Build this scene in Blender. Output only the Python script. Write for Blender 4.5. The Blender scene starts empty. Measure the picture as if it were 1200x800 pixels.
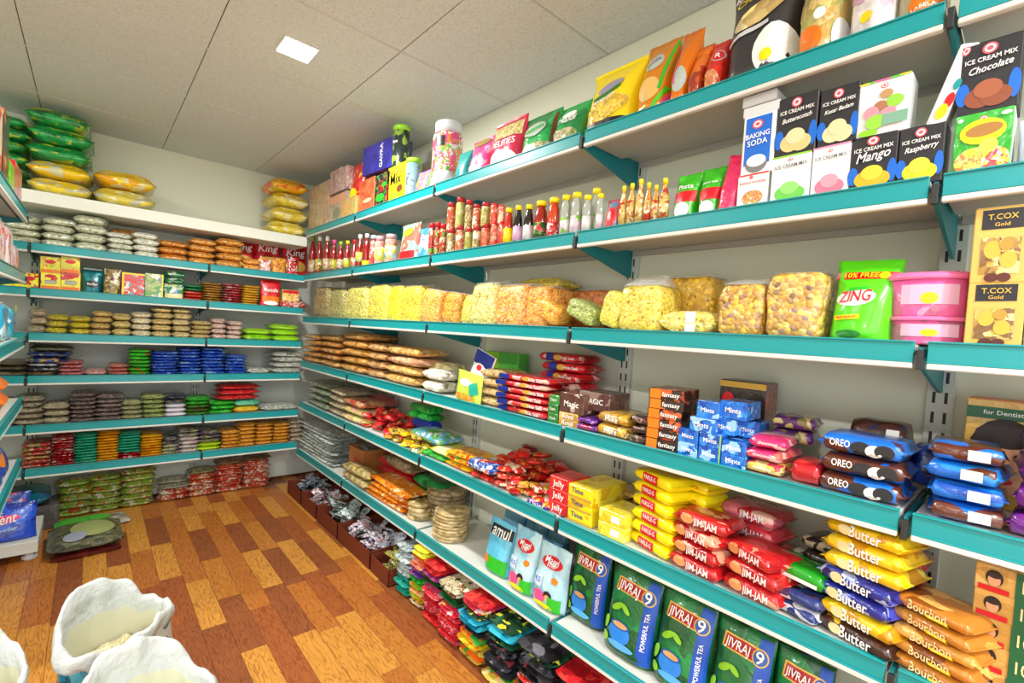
import bpy, math, random
from mathutils import Vector, Matrix, noise
random.seed(7)
sc = bpy.context.scene
C = sc.collection
PI = math.pi
# ---------------------------------------------------------------- camera
YAW, PITCH, ROLL, FPX = 0.69683, -0.033238, 0.060155, 549.627
CX, CY, CAMZ = 564.80, 406.635, 1.36
fw = Vector((math.sin(YAW)*math.cos(PITCH), math.cos(YAW)*math.cos(PITCH), math.sin(PITCH)))
r0 = fw.cross(Vector((0, 0, 1))).normalized(); u0 = r0.cross(fw)
rt = math.cos(ROLL)*r0 + math.sin(ROLL)*u0
up = -math.sin(ROLL)*r0 + math.cos(ROLL)*u0
cd = bpy.data.cameras.new('camera'); cam = bpy.data.objects.new('camera', cd); C.objects.link(cam)
cam.matrix_world = Matrix(((rt.x, up.x, -fw.x, 0), (rt.y, up.y, -fw.y, 0), (rt.z, up.z, -fw.z, CAMZ), (0, 0, 0, 1)))
cd.sensor_width = 36; cd.lens = FPX/1200*36; cd.clip_start = .02
cd.shift_x = (600-CX)/1200; cd.shift_y = (CY-400)/1200
sc.camera = cam
# ---------------------------------------------------------------- light and exposure
sc.view_settings.view_transform = 'Standard'; sc.view_settings.look = 'None'
sc.view_settings.gamma = 1; sc.view_settings.use_curve_mapping = False
sc.view_settings.exposure = 0.03
w = bpy.data.worlds.new('world'); sc.world = w; w.use_nodes = True
w.node_tree.nodes['Background'].inputs[0].default_value = (.93, .97, 1, 1)
w.node_tree.nodes['Background'].inputs[1].default_value = 2.6
LAMP_SPOTS = [(.67, 2.19), (.67, -.90), (.67, -2.14), (-1.3, 2.19), (-1.3, -.285), (-1.3, -2.14)]  # first lamp is in view; the rest are unseen, added for fill
LAMP_W = 40
def lin(h):
    v = [int(h[i:i+2], 16)/255 for i in (0, 2, 4)]
    return tuple(((c+.055)/1.055)**2.4 if c > .04045 else c/12.92 for c in v)
CEIL = 2.553; WR = 1.645; WB = 4.23; XL = -2.7; YF = -2.9
SX, SY = 1.282, 3.739                      # front planes of the right-wall and back-wall shelves
# ---------------------------------------------------------------- photo measurement helpers (image point -> point on a real plane)
def RY(px, z, X=SX):                        # y of the point (X, y, z) seen in image column px
    v = rt*FPX - fw*(px-CX); return -(X*v.x + (z-CAMZ)*v.z)/v.y
def BX(px, z, Y=SY):
    v = rt*FPX - fw*(px-CX); return -(Y*v.y + (z-CAMZ)*v.z)/v.x
def ZAT(py, X, Y):
    v = up*FPX + fw*(py-CY); return -(X*v.x + Y*v.y)/v.z + CAMZ
def ONZ(px, py, z):
    d = fw + rt*((px-CX)/FPX) - up*((py-CY)/FPX); t = (z-CAMZ)/d.z; return d.x*t, d.y*t
# ---------------------------------------------------------------- materials
MATS = {}
def newmat(name):
    m = bpy.data.materials.new(name); m.use_nodes = True; nt = m.node_tree
    return m, nt, nt.nodes['Principled BSDF']
def plain(name, hexc, rough=.5, metal=0, coat=0, alpha=1, trans=0, emit=0, bump=0, bs=60):
    if name in MATS: return MATS[name]
    m, nt, b = newmat(name); c = lin(hexc)
    b.inputs['Base Color'].default_value = (*c, 1); b.inputs['Roughness'].default_value = rough
    b.inputs['Metallic'].default_value = metal; b.inputs['Coat Weight'].default_value = coat
    b.inputs['Alpha'].default_value = alpha; b.inputs['Transmission Weight'].default_value = trans
    if emit: b.inputs['Emission Color'].default_value = (*c, 1); b.inputs['Emission Strength'].default_value = emit
    if bump:
        n = nt.nodes.new('ShaderNodeTexNoise'); n.inputs['Scale'].default_value = bs
        t = nt.nodes.new('ShaderNodeTexCoord'); nt.links.new(t.outputs['Object'], n.inputs['Vector'])
        bp = nt.nodes.new('ShaderNodeBump'); bp.inputs['Strength'].default_value = bump; bp.inputs['Distance'].default_value = .004
        nt.links.new(n.outputs['Fac'], bp.inputs['Height']); nt.links.new(bp.outputs[0], b.inputs['Normal'])
    MATS[name] = m; return m
def _coords(nt):
    t = nt.nodes.new('ShaderNodeTexCoord'); oi = nt.nodes.new('ShaderNodeObjectInfo')
    a = nt.nodes.new('ShaderNodeVectorMath'); a.operation = 'MULTIPLY_ADD'
    a.inputs[1].default_value = (1, 1, 1)
    k = nt.nodes.new('ShaderNodeMath'); k.operation = 'MULTIPLY'; k.inputs[1].default_value = 7.3
    nt.links.new(oi.outputs['Random'], k.inputs[0]); nt.links.new(t.outputs['Object'], a.inputs[0]); nt.links.new(k.outputs[0], a.inputs[2])
    return a.outputs[0]
def ramp(nt, stops, interp='LINEAR'):
    r = nt.nodes.new('ShaderNodeValToRGB'); r.color_ramp.interpolation = interp
    e = r.color_ramp.elements
    while len(e) < len(stops): e.new(.5)
    for i, (p, c) in enumerate(stops): e[i].position = p; e[i].color = (*lin(c), 1)
    return r
def crinkle(nt, b, k, sc_=34):              # creased plastic film
    t = nt.nodes.new('ShaderNodeTexCoord'); n = nt.nodes.new('ShaderNodeTexNoise'); n.inputs['Scale'].default_value = sc_; n.inputs['Detail'].default_value = 2; n.inputs['Distortion'].default_value = .8
    nt.links.new(t.outputs['Object'], n.inputs['Vector'])
    bp = nt.nodes.new('ShaderNodeBump'); bp.inputs['Strength'].default_value = k; bp.inputs['Distance'].default_value = .012
    nt.links.new(n.outputs['Fac'], bp.inputs['Height']); nt.links.new(bp.outputs[0], b.inputs['Normal']); nt.links.new(bp.outputs[0], b.inputs['Coat Normal'])
def gran(cols, scale=90, rough=.3, coat=.35):     # grains, pulses or snacks packed behind clear film
    key = 'grain_'+'_'.join(cols)+str(scale)
    if key in MATS: return MATS[key]
    m, nt, b = newmat(key)
    v = nt.nodes.new('ShaderNodeTexVoronoi'); v.inputs['Scale'].default_value = scale
    nt.links.new(_coords(nt), v.inputs['Vector'])
    s = nt.nodes.new('ShaderNodeSeparateColor'); nt.links.new(v.outputs['Color'], s.inputs[0])
    def sh(c, k): return ''.join('%02X' % min(255, int(int(c[i:i+2], 16)*k)) for i in (0, 2, 4))   # browner and paler pieces among the rest
    st = [(0, sh(cols[-1], .72)), (.07, sh(cols[0], .86))] + [(.25+.55*i/max(1, len(cols)-1), c) for i, c in enumerate(cols)] + [(.93, sh(cols[0], 1.22))]
    r = ramp(nt, st); nt.links.new(s.outputs[0], r.inputs[0])
    nt.links.new(r.outputs[0], b.inputs['Base Color'])
    bp = nt.nodes.new('ShaderNodeBump'); bp.invert = True; bp.inputs['Strength'].default_value = .7; bp.inputs['Distance'].default_value = .6/scale
    nt.links.new(v.outputs['Distance'], bp.inputs['Height']); nt.links.new(bp.outputs[0], b.inputs['Normal'])
    n = nt.nodes.new('ShaderNodeTexNoise'); n.inputs['Scale'].default_value = 30; n.inputs['Detail'].default_value = 2; n.inputs['Distortion'].default_value = 1
    t = nt.nodes.new('ShaderNodeTexCoord'); nt.links.new(t.outputs['Object'], n.inputs['Vector'])
    cb = nt.nodes.new('ShaderNodeBump'); cb.inputs['Strength'].default_value = .5; cb.inputs['Distance'].default_value = .014
    nt.links.new(n.outputs['Fac'], cb.inputs['Height']); nt.links.new(cb.outputs[0], b.inputs['Coat Normal'])
    b.inputs['Roughness'].default_value = rough+.2; b.inputs['Coat Weight'].default_value = coat+.35; b.inputs['Coat Roughness'].default_value = .12
    MATS[key] = m; return m
def prnt(cols, scale=22, rough=.32, sx=1, sz=1, metal=0, even=0):    # printed film or card: first colour leads, patches of the others
    key = 'print_'+'_'.join(cols)+'%s_%s_%s_%s' % (scale, sx, sz, even)
    if key in MATS: return MATS[key]
    m, nt, b = newmat(key)
    mp = nt.nodes.new('ShaderNodeVectorMath'); mp.operation = 'MULTIPLY'; mp.inputs[1].default_value = (sx, 1, sz)
    nt.links.new(_coords(nt), mp.inputs[0])
    n = nt.nodes.new('ShaderNodeTexNoise'); n.inputs['Scale'].default_value = scale; n.inputs['Detail'].default_value = 1
    nt.links.new(mp.outputs[0], n.inputs['Vector'])
    add = nt.nodes.new('ShaderNodeVectorMath'); add.operation = 'MULTIPLY_ADD'; add.inputs[1].default_value = (.03,)*3
    nt.links.new(n.outputs['Color'], add.inputs[0]); nt.links.new(mp.outputs[0], add.inputs[2])
    v = nt.nodes.new('ShaderNodeTexVoronoi'); v.inputs['Scale'].default_value = scale; v.distance = 'MANHATTAN'
    nt.links.new(add.outputs[0], v.inputs['Vector'])
    s = nt.nodes.new('ShaderNodeSeparateColor'); nt.links.new(v.outputs['Color'], s.inputs[0])
    rest = cols[1:]; lead = 1/len(cols) if even else .5
    st = [(0, cols[0])] + [(lead+(1-lead)*i/len(rest), c) for i, c in enumerate(rest)]
    r = ramp(nt, st, 'CONSTANT'); nt.links.new(s.outputs[0], r.inputs[0])
    v2 = nt.nodes.new('ShaderNodeTexVoronoi'); v2.inputs['Scale'].default_value = scale*3.1; v2.distance = 'CHEBYCHEV'
    nt.links.new(add.outputs[0], v2.inputs['Vector'])
    s2 = nt.nodes.new('ShaderNodeSeparateColor'); nt.links.new(v2.outputs['Color'], s2.inputs[0])
    r2 = ramp(nt, st, 'CONSTANT'); nt.links.new(s2.outputs[1], r2.inputs[0])
    n2 = nt.nodes.new('ShaderNodeTexNoise'); n2.inputs['Scale'].default_value = scale*.8; nt.links.new(mp.outputs[0], n2.inputs['Vector'])
    gt = nt.nodes.new('ShaderNodeMath'); gt.operation = 'GREATER_THAN'; gt.inputs[1].default_value = .5; nt.links.new(n2.outputs['Fac'], gt.inputs[0])
    mx = nt.nodes.new('ShaderNodeMix'); mx.data_type = 'RGBA'; nt.links.new(gt.outputs[0], mx.inputs[0]); nt.links.new(r.outputs[0], mx.inputs[6]); nt.links.new(r2.outputs[0], mx.inputs[7])
    nt.links.new(mx.outputs[2], b.inputs['Base Color'])
    crinkle(nt, b, .3)
    b.inputs['Roughness'].default_value = rough; b.inputs['Coat Weight'].default_value = .5; b.inputs['Coat Roughness'].default_value = .15; b.inputs['Metallic'].default_value = metal
    MATS[key] = m; return m
TEAL = plain('teal_enamel', '0A9498', .35, coat=.2)
TEALD = plain('teal_bracket', '0A7F88', .45)
WHITE = plain('white_enamel', 'D6D8D0', .4)
PANEL = plain('shelf_panel', 'CDD2C8', .55)
UNDER_SHADE = plain('underside_shade', 'B4B2AA', .5, metal=.15)  # greyer than the white board: underside shade put into the colour
DARK = plain('dark_slot', '26282A', .6)
FILM = plain('clear_film', 'F4F4EE', .12, alpha=.32)
GLASS = plain('clear_glass', 'F0F4F0', .06, alpha=.45)
BLACK = plain('black_print', '1C1C22', .35); WH = plain('white_print', 'F2F2EE', .4)
RED = plain('red_print', 'D01522', .35); YEL = plain('yellow_print', 'F4DC12', .35)
GRN = plain('green_print', '2FB52A', .35); BLU = plain('blue_print', '1668CC', .35)
PINK = plain('pink_print', 'E8508C', .35); GOLD = plain('gold_print', 'D9AE4A', .35, metal=.3)
ORG = plain('orange_print', 'EE7A14', .35); PUR = plain('purple_print', '5A2A86', .3)
NAVY = plain('navy_print', '1A2C86', .3); BRN = plain('brown_print', '6A3A20', .4)
CREAM = plain('cream_print', 'E8D9A0', .4); LIME = plain('lime_print', '8CCB2A', .35)
# ---------------------------------------------------------------- mesh helpers
def link(name, me, m, parent=None, loc=None, rot=None):
    if not me.materials and m: me.materials.append(m)
    o = bpy.data.objects.new(name, me); C.objects.link(o)
    if parent: o.parent = parent
    if loc: o.location = loc
    if rot: o.rotation_euler = rot
    return o
def mk(verts, faces, smooth=True):
    me = bpy.data.meshes.new('m'); me.from_pydata(verts, [], faces)
    if smooth: me.polygons.foreach_set('use_smooth', [True]*len(me.polygons))
    me.update(); return me
def boxes(lst, bev=0):                       # [(x0,x1,y0,y1,z0,z1)...] one mesh, chamfered edges when bev > 0
    V, F = [], []
    for (x0, x1, y0, y1, z0, z1) in lst:
        b = min(bev, (x1-x0)*.3, (y1-y0)*.3, (z1-z0)*.3)
        if b <= 0:
            n = len(V); V += [(x, y, z) for z in (z0, z1) for y in (y0, y1) for x in (x0, x1)]
            F += [tuple(n+i for i in f) for f in ((0, 2, 3, 1), (4, 5, 7, 6), (0, 1, 5, 4), (2, 6, 7, 3), (0, 4, 6, 2), (1, 3, 7, 5))]
        else:
            n = len(V); idx = {}
            for sx in (0, 1):
                for sy in (0, 1):
                    for sz in (0, 1):
                        X, Y, Z = (x0, x1)[sx], (y0, y1)[sy], (z0, z1)[sz]
                        ix, iy, iz = (b, -b)[sx], (b, -b)[sy], (b, -b)[sz]
                        idx[sx, sy, sz] = len(V); V += [(X, Y+iy, Z+iz), (X+ix, Y, Z+iz), (X+ix, Y+iy, Z)]
            def q(*p): F.append(tuple(p))
            I = idx
            for s in (0, 1):
                a = [I[s, 0, 0], I[s, 1, 0], I[s, 1, 1], I[s, 0, 1]]; q(*(a if s else a[::-1]))
                a = [I[0, s, 0]+1, I[0, s, 1]+1, I[1, s, 1]+1, I[1, s, 0]+1]; q(*(a if s else a[::-1]))
                a = [I[0, 0, s]+2, I[1, 0, s]+2, I[1, 1, s]+2, I[0, 1, s]+2]; q(*(a if s else a[::-1]))
            for s in (0, 1):
                for t in (0, 1):
                    a = [I[0, s, t]+1, I[1, s, t]+1, I[1, s, t]+2, I[0, s, t]+2]; q(*(a if s == t else a[::-1]))
                    a = [I[s, 0, t], I[s, 1, t], I[s, 1, t]+2, I[s, 0, t]+2]; q(*(a[::-1] if s == t else a))
                    a = [I[s, t, 0], I[s, t, 1], I[s, t, 1]+1, I[s, t, 0]+1]; q(*(a if s == t else a[::-1]))
            for k, v in I.items():
                a = [v, v+1, v+2]; q(*(a if sum(k) % 2 else a[::-1]))
    return mk(V, F, False)
def lathe(prof, n=20, y0=0):
    V, F = [], []
    for (r, z) in prof:
        V += [(r*math.cos(2*PI*i/n), r*math.sin(2*PI*i/n), z) for i in range(n)]
    for k in range(len(prof)-1):
        for i in range(n): F.append((k*n+i, k*n+(i+1) % n, (k+1)*n+(i+1) % n, (k+1)*n+i))
    F.append(tuple(range(n))[::-1]); F.append(tuple((len(prof)-1)*n+i for i in range(n)))
    return mk(V, F)
def loft(rings, close=True):
    n = len(rings[0]); V = [v for r in rings for v in r]; F = []
    for k in range(len(rings)-1):
        for i in range(n): F.append((k*n+i, k*n+(i+1) % n, (k+1)*n+(i+1) % n, (k+1)*n+i))
    if close: F.append(tuple(range(n))[::-1]); F.append(tuple((len(rings)-1)*n+i for i in range(n)))
    return mk(V, F)
def sup(t, e):                               # superellipse point
    c, s = math.cos(t), math.sin(t)
    return math.copysign(abs(c)**e, c), math.copysign(abs(s)**e, s)
def nz(x, y, z): return noise.noise(Vector((x, y, z)))
CACHE = {}
def cached(key, fn):
    if key not in CACHE: CACHE[key] = fn()
    return CACHE[key]
def rd(x, q=.005): return max(q, round(x/q)*q)
def pillow_mesh(w, d, h, seed, fine=False, rag=.35):    # filled flat bag lying down, seals at both ends
    nx, ny = (22, 14) if fine else (13, 9)
    V, F = [], []
    us = [-1+2*i/(nx-1) for i in range(nx)]; vs = [-1+2*j/(ny-1) for j in range(ny)]
    for side in (1, -1):
        for j, v in enumerate(vs):
            for i, u in enumerate(us):
                uu = min(1, abs(u)/.93); f = (1-uu**4.5)**.55 * (1-abs(v)**5)**.5 if uu < 1 else 0
                if fine: f *= 1-.12*abs(nz(u*3+seed, v*3, side*2))
                L = 1-.22*abs(nz(u*2.2+seed*3.1, v*2.2, side))
                x = u*w/2*(1-.05*(1-abs(u))*v*v) + .01*w*nz(v*4, seed, 3)*(abs(u) > .9)
                y = v*d/2*(1-.10*(abs(u)**6))
                z = h/2 + side*h/2*f*L + rag*h*.3*nz(u*1.3+seed, v*1.5, 5)*(1-f)
                V.append((x, y, max(z, 0)))
    N = nx*ny
    for j in range(ny-1):
        for i in range(nx-1):
            a = j*nx+i; F.append((a, a+1, a+nx+1, a+nx)); F.append((N+a, N+a+nx, N+a+nx+1, N+a+1))
    for i in range(nx-1):
        F.append((i+1, i, N+i, N+i+1)); a = (ny-1)*nx+i; F.append((a, a+1, N+a+1, N+a))
    for j in range(ny-1):
        a = j*nx; F.append((a, a+nx, N+a+nx, N+a)); a = j*nx+nx-1; F.append((a+nx, a, N+a, N+a+nx))
    return mk(V, F)
def pouch_fn(w, d, h, seed, full=.5):
    def half(x, z):                          # half depth of the standing pouch at (x, z)
        t = min(max(z/h, 0), 1); u = min(1, abs(2*x/w))
        pz = (1-max(0, (t-.05)/.90)**2.4) if t < .95 else 0
        if t < .05: pz = 1-.25*((.05-t)/.05)
        return .002+d/2*pz*(1-u**3.4)**.6*(1+.09*nz(x/w*4+seed, z/h*4, seed*2.3))
    return half
def pouch_mesh(w, d, h, seed, zig=True):
    half = pouch_fn(w, d, h, seed); nx, nzz = 15, 18; V, F = [], []
    zs = [h*(k/(nzz-1)) for k in range(nzz)]
    for side in (-1, 1):
        for k, z in enumerate(zs):
            for i in range(nx):
                u = -1+2*i/(nx-1); t = z/h
                x = u*w/2*(1+.03*math.sin(t*PI)*-1+.018*nz(t*5, seed, u))
                zz = z+(.012*h*nz(u*3, seed, 1) if k == nzz-1 else 0)
                V.append((x, side*half(u*w/2, z)+.05*d*nz(u*2+seed, t*2, 9)*t, zz))
    N = nx*nzz
    for k in range(nzz-1):
        for i in range(nx-1):
            a = k*nx+i; F.append((a, a+1, a+nx+1, a+nx)); F.append((N+a, N+a+nx, N+a+nx+1, N+a+1))
        a = k*nx; F.append((a, a+nx, N+a+nx, N+a)); a = k*nx+nx-1; F.append((a+nx, a, N+a, N+a+nx))
    for i in range(nx-1):
        F.append((i+1, i, N+i, N+i+1)); a = (nzz-1)*nx+i; F.append((a, a+1, N+a+1, N+a))
    return mk(V, F)
def sack_mesh(w, d, h, seed, taper=.12):     # clear bag standing filled like a soft brick
    R = []
    for k in range(13):
        t = k/12; z = h*(1-(1-t)**1.15); m = 24
        g = (1-(1-t/.1)**2*.16) if t < .1 else (1-taper*max(0, (t-.6)/.4)**2)
        if t > .97: g *= .86
        R.append([(sup(2*PI*i/m, .3)[0]*w/2*g*(1+.04*nz(i*.5, t*3, seed)), sup(2*PI*i/m, .3)[1]*d/2*g*(1+.08*nz(i*.6+9, t*3, seed)), z) for i in range(m)])
    return loft(R)
def film_top_mesh(w, d, h, seed):            # slack film gathered above the filling
    R = []
    for k in range(7):
        t = k/6; m = 20; g = 1-.45*t
        R.append([(sup(2*PI*i/m, .5)[0]*w/2*(.97-.2*t)*(1+.16*t*nz(i*.9, t*4, seed)), sup(2*PI*i/m, .5)[1]*d/2*g*.9*(1-.9*t*t)*(1+.4*nz(i*.8, t*3, seed+4)), t*h*(1+.25*nz(i*.6, seed, 2))) for i in range(m)])
    return loft(R, False)
def flow_mesh(w, d, h, seed):                # flow-wrapped biscuit pack along x with crimped fins
    R = []; m = 16
    prof = [(-1, .04, 1.02), (-.955, .05, 1.0), (-.93, .12, .96), (-.88, .62, .97), (-.83, .93, 1), (-.5, 1, 1), (0, .97, .98), (.5, 1, 1), (.83, .93, 1), (.88, .62, .97), (.93, .12, .96), (.955, .05, 1.0), (1, .04, 1.02)]
    for k, (x, hz, dy) in enumerate(prof):
        rr = []
        for i in range(m):
            c, s = sup(2*PI*i/m, .55)
            wr = 1+.05*nz(k*.9+seed, i*.7, 1)
            xx = x*w/2 + (.012*w*((i % 2)*2-1) if abs(x) == 1 else 0)
            rr.append((xx, c*d/2*dy*wr, h/2+s*h/2*hz*wr))
        R.append(rr)
    return loft(R)
TXT = {}
def text_mesh(s):
    if s in TXT: return TXT[s]
    cu = bpy.data.curves.new('t', 'FONT'); cu.body = s; cu.align_x = 'CENTER'; cu.align_y = 'CENTER'; cu.offset = .012; cu.resolution_u = 2
    o = bpy.data.objects.new('t', cu); C.objects.link(o)
    bpy.context.view_layer.update()
    me = bpy.data.meshes.new_from_object(o.evaluated_get(bpy.context.evaluated_depsgraph_get()))
    V = [tuple(v.co) for v in me.vertices]; F = [tuple(p.vertices) for p in me.polygons]
    bpy.data.objects.remove(o); bpy.data.curves.remove(cu); bpy.data.meshes.remove(me)
    xs = [v[0] for v in V] or [0]; TXT[s] = (V, F, max(xs)-min(xs)); return TXT[s]
def lettering(parent, s, x, z, width, m, ffn, ang=0, hs=1.0, eps=.0016, shear=0, side='f'):
    V, F, W = text_mesh(s); k = width/W; ca, sa = math.cos(ang), math.sin(ang); out = []
    for vx, vy, _ in V:
        a, b = (vx+shear*vy)*k, vy*k*hs; X, Z = x+a*ca-b*sa, z+a*sa+b*ca
        out.append((X, ffn(X, Z)-eps, Z))
    return link('lettering', mk(out, F, False), m, parent)
def spot(parent, x, z, rx, rz, m, ffn, shape='e', eps=.0009, ang=0, name='printed_patch'):
    V, F = [], []; ca, sa = math.cos(ang), math.sin(ang)
    if shape == 'e':
        pts = [(0, 0)]
        for q in (.5, 1): pts += [(rx*q*math.cos(2*PI*i/18), rz*q*math.sin(2*PI*i/18)) for i in range(18)]
        F = [(0, 1+i, 1+(i+1) % 18) for i in range(18)] + [(1+i, 19+i, 19+(i+1) % 18, 1+(i+1) % 18) for i in range(18)]
    else:
        n = 7; pts = [(rx*(-1+2*i/(n-1)), rz*(-1+2*j/(n-1))) for j in range(n) for i in range(n)]
        if shape == 'star': pass
        F = [(j*n+i, j*n+i+1, (j+1)*n+i+1, (j+1)*n+i) for j in range(n-1) for i in range(n-1)]
    for a, b in pts:
        X, Z = x+a*ca-b*sa, z+a*sa+b*ca; V.append((X, ffn(X, Z)-eps, Z))
    return link(name, mk(V, F, False), m, parent)
def tag(o, label, cat, group=None):
    o['label'] = label; o['category'] = cat; o['kind'] = 'thing'
    if group: o['group'] = group
    return o
def struct(name, me, m):
    o = link(name, me, m); o['kind'] = 'structure'; return o
def empty(name, loc, rz=0):
    o = bpy.data.objects.new(name, None); C.objects.link(o); o.location = loc; o.rotation_euler = (0, 0, rz); o.empty_display_size = .05
    return o
def copy_tree(o, parent=None):
    c = o.copy(); C.objects.link(c); c.parent = parent
    for ch in list(o.children): copy_tree(ch, c)
    return c
ORDW = ['', 'first', 'second', 'third', 'fourth', 'fifth', 'sixth', 'seventh', 'eighth', 'ninth', 'tenth', 'eleventh', 'twelfth', 'thirteenth', 'fourteenth', 'fifteenth', 'sixteenth', 'seventeenth', 'eighteenth', 'nineteenth']
def ordw(n):
    if n < 20: return ORDW[n]
    t, u = divmod(n, 10); T = ['', '', 'twent', 'thirt', 'fort', 'fift', 'sixt'][t]
    return T+'ieth' if u == 0 else T+'y-'+ORDW[u]
def layw(k, n): return 'bottom' if k == 0 else 'top' if k == n-1 else ordw(k+1)
# ---------------------------------------------------------------- room shell
def wood_floor():
    m, nt, b = newmat('wood_floor'); L = nt.links.new; N = nt.nodes.new
    def M(op, a, c=None):
        n = N('ShaderNodeMath'); n.operation = op
        for i, v in enumerate((a, c)):
            if v is None: continue
            if isinstance(v, (int, float)): n.inputs[i].default_value = v
            else: L(v, n.inputs[i])
        return n.outputs[0]
    t = N('ShaderNodeTexCoord'); s = N('ShaderNodeSeparateXYZ'); L(t.outputs['Object'], s.inputs[0])
    col = M('FLOOR', M('DIVIDE', s.outputs[0], .1))
    wn = N('ShaderNodeTexWhiteNoise'); wn.noise_dimensions = '1D'; L(col, wn.inputs['W'])
    yy = M('ADD', M('DIVIDE', s.outputs[1], .45), wn.outputs['Value'])
    row = M('FLOOR', yy)
    cb = N('ShaderNodeCombineXYZ'); L(col, cb.inputs[0]); L(row, cb.inputs[1])
    w2 = N('ShaderNodeTexWhiteNoise'); w2.noise_dimensions = '2D'; L(cb.outputs[0], w2.inputs['Vector'])
    r = ramp(nt, [(0, '92532C'), (.24, 'B66F2E'), (.46, 'CF903C'), (.72, 'C07C32'), (.88, 'A0592C')], 'CONSTANT'); L(w2.outputs['Value'], r.inputs[0])
    # grain: stretched, distorted rings, shifted plank by plank
    sc_ = N('ShaderNodeCombineXYZ'); L(M('MULTIPLY', s.outputs[0], 26), sc_.inputs[0]); L(M('MULTIPLY', s.outputs[1], 3.2), sc_.inputs[1]); L(M('MULTIPLY', w2.outputs['Value'], 40), sc_.inputs[2])
    n1 = N('ShaderNodeTexNoise'); n1.inputs['Scale'].default_value = 1; n1.inputs['Detail'].default_value = 3; L(sc_.outputs[0], n1.inputs['Vector'])
    g = M('SINE', M('MULTIPLY', n1.outputs['Fac'], 75)); g = M('MULTIPLY', M('ADD', g, 1), .5)
    g = M('POWER', g, 3)
    mx = N('ShaderNodeMix'); mx.data_type = 'RGBA'; mx.blend_type = 'MULTIPLY'; L(M('MULTIPLY', g, .45), mx.inputs[0]); L(r.outputs[0], mx.inputs[6]); mx.inputs[7].default_value = (*lin('8A3C12'), 1)
    fx = M('SUBTRACT', M('DIVIDE', s.outputs[0], .1), col); fy = M('SUBTRACT', yy, row)
    e = M('MINIMUM', M('MINIMUM', fx, M('SUBTRACT', 1, fx)), M('MULTIPLY', M('MINIMUM', fy, M('SUBTRACT', 1, fy)), 4.5))
    seam = M('LESS_THAN', e, .018)
    m2 = N('ShaderNodeMix'); m2.data_type = 'RGBA'; L(M('MULTIPLY', seam, .5), m2.inputs[0]); L(mx.outputs[2], m2.inputs[6]); m2.inputs[7].default_value = (*lin('5A2A10'), 1)
    L(m2.outputs[2], b.inputs['Base Color']); b.inputs['Roughness'].default_value = .38
    return m
def ceil_mat():
    m, nt, b = newmat('ceiling_tile'); L = nt.links.new; N = nt.nodes.new
    t = N('ShaderNodeTexCoord'); n = N('ShaderNodeTexNoise'); n.inputs['Scale'].default_value = 120; n.inputs['Detail'].default_value = 4; n.inputs['Roughness'].default_value = .8
    L(t.outputs['Object'], n.inputs['Vector'])
    r = ramp(nt, [(.3, 'AEB8B6'), (.45, 'D2DCDA'), (.7, 'E0E8E8')]); L(n.outputs['Fac'], r.inputs[0]); L(r.outputs[0], b.inputs['Base Color'])
    bp = N('ShaderNodeBump'); bp.inputs['Strength'].default_value = .5; bp.inputs['Distance'].default_value = .004; L(n.outputs['Fac'], bp.inputs['Height']); L(bp.outputs[0], b.inputs['Normal'])
    b.inputs['Roughness'].default_value = .9; return m
WALL = plain('wall_paint', 'E2E4D0', .7, bump=.08, bs=30)
struct('floor', boxes([(XL, WR+.1, YF, WB+.1, -.1, 0)]), wood_floor())
struct('wall_right', boxes([(WR, WR+.1, YF, WB+.1, 0, CEIL+.05)]), WALL)
struct('wall_back', boxes([(XL-.1, WR, WB, WB+.1, 0, CEIL+.05)]), WALL)
# side wall, with an opening added near the entrance to light the shelf fronts
struct('wall_left', boxes([(XL-.1, XL, .2, WB, 0, CEIL+.05), (XL-.1, XL, YF, -2.5, 0, CEIL+.05), (XL-.1, XL, -2.5, .2, 2.4, CEIL+.05)]), WALL)
# shop front behind the photographer: piers and lintel round an open entrance
struct('wall_front', boxes([(XL-.1, XL+.35, YF-.1, YF, 0, CEIL+.05), (WR-.35, WR+.1, YF-.1, YF, 0, CEIL+.05), (XL+.35, WR-.35, YF-.1, YF, 2.4, CEIL+.05)]), WALL)
struct('ceiling', boxes([(XL, WR+.1, YF, WB+.1, CEIL+.012, CEIL+.08)]), ceil_mat())
TX, TY, TX0, TY0 = .635, .6187, -.262, 1.872
CT = ceil_mat(); GR = plain('ceiling_joint', '55534C', .8)
tiles = []; i0 = int((XL-TX0)/TX)-1
k = i0
while TX0+k*TX < WR:
    j = -9
    while TY0+j*TY < WB:
        x0, x1, y0, y1 = TX0+k*TX+.002, TX0+(k+1)*TX-.002, TY0+j*TY+.0055, TY0+(j+1)*TY-.0055
        x0, x1, y0, y1 = max(x0, XL), min(x1, WR), max(y0, YF), min(y1, WB)
        if x1-x0 > .02 and y1-y0 > .02: tiles.append((x0, x1, y0, y1, CEIL, CEIL+.011))
        j += 1
    k += 1
struct('ceiling_tile_panels', boxes(tiles, .0015), CT)
struct('ceiling_grid_trim', boxes([(TX0+k*TX-.003, TX0+k*TX+.003, YF, WB, CEIL+.004, CEIL+.010) for k in range(i0+1, 4) if XL < TX0+k*TX < WR]), GR)
struct('ceiling_runner_trim', boxes([(XL, WR, TY0+k*TY-.0025, TY0+k*TY+.0025, CEIL+.001, CEIL+.010) for k in range(-7, 4)]), plain('runner_white', 'D8DAD2', .6))
LG = struct('wall_ledge', boxes([(-1.2, 1.286, SY, WB, 1.938, 2.012)], .003), plain('ledge_paint', 'E2E6DA', .6))
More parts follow.
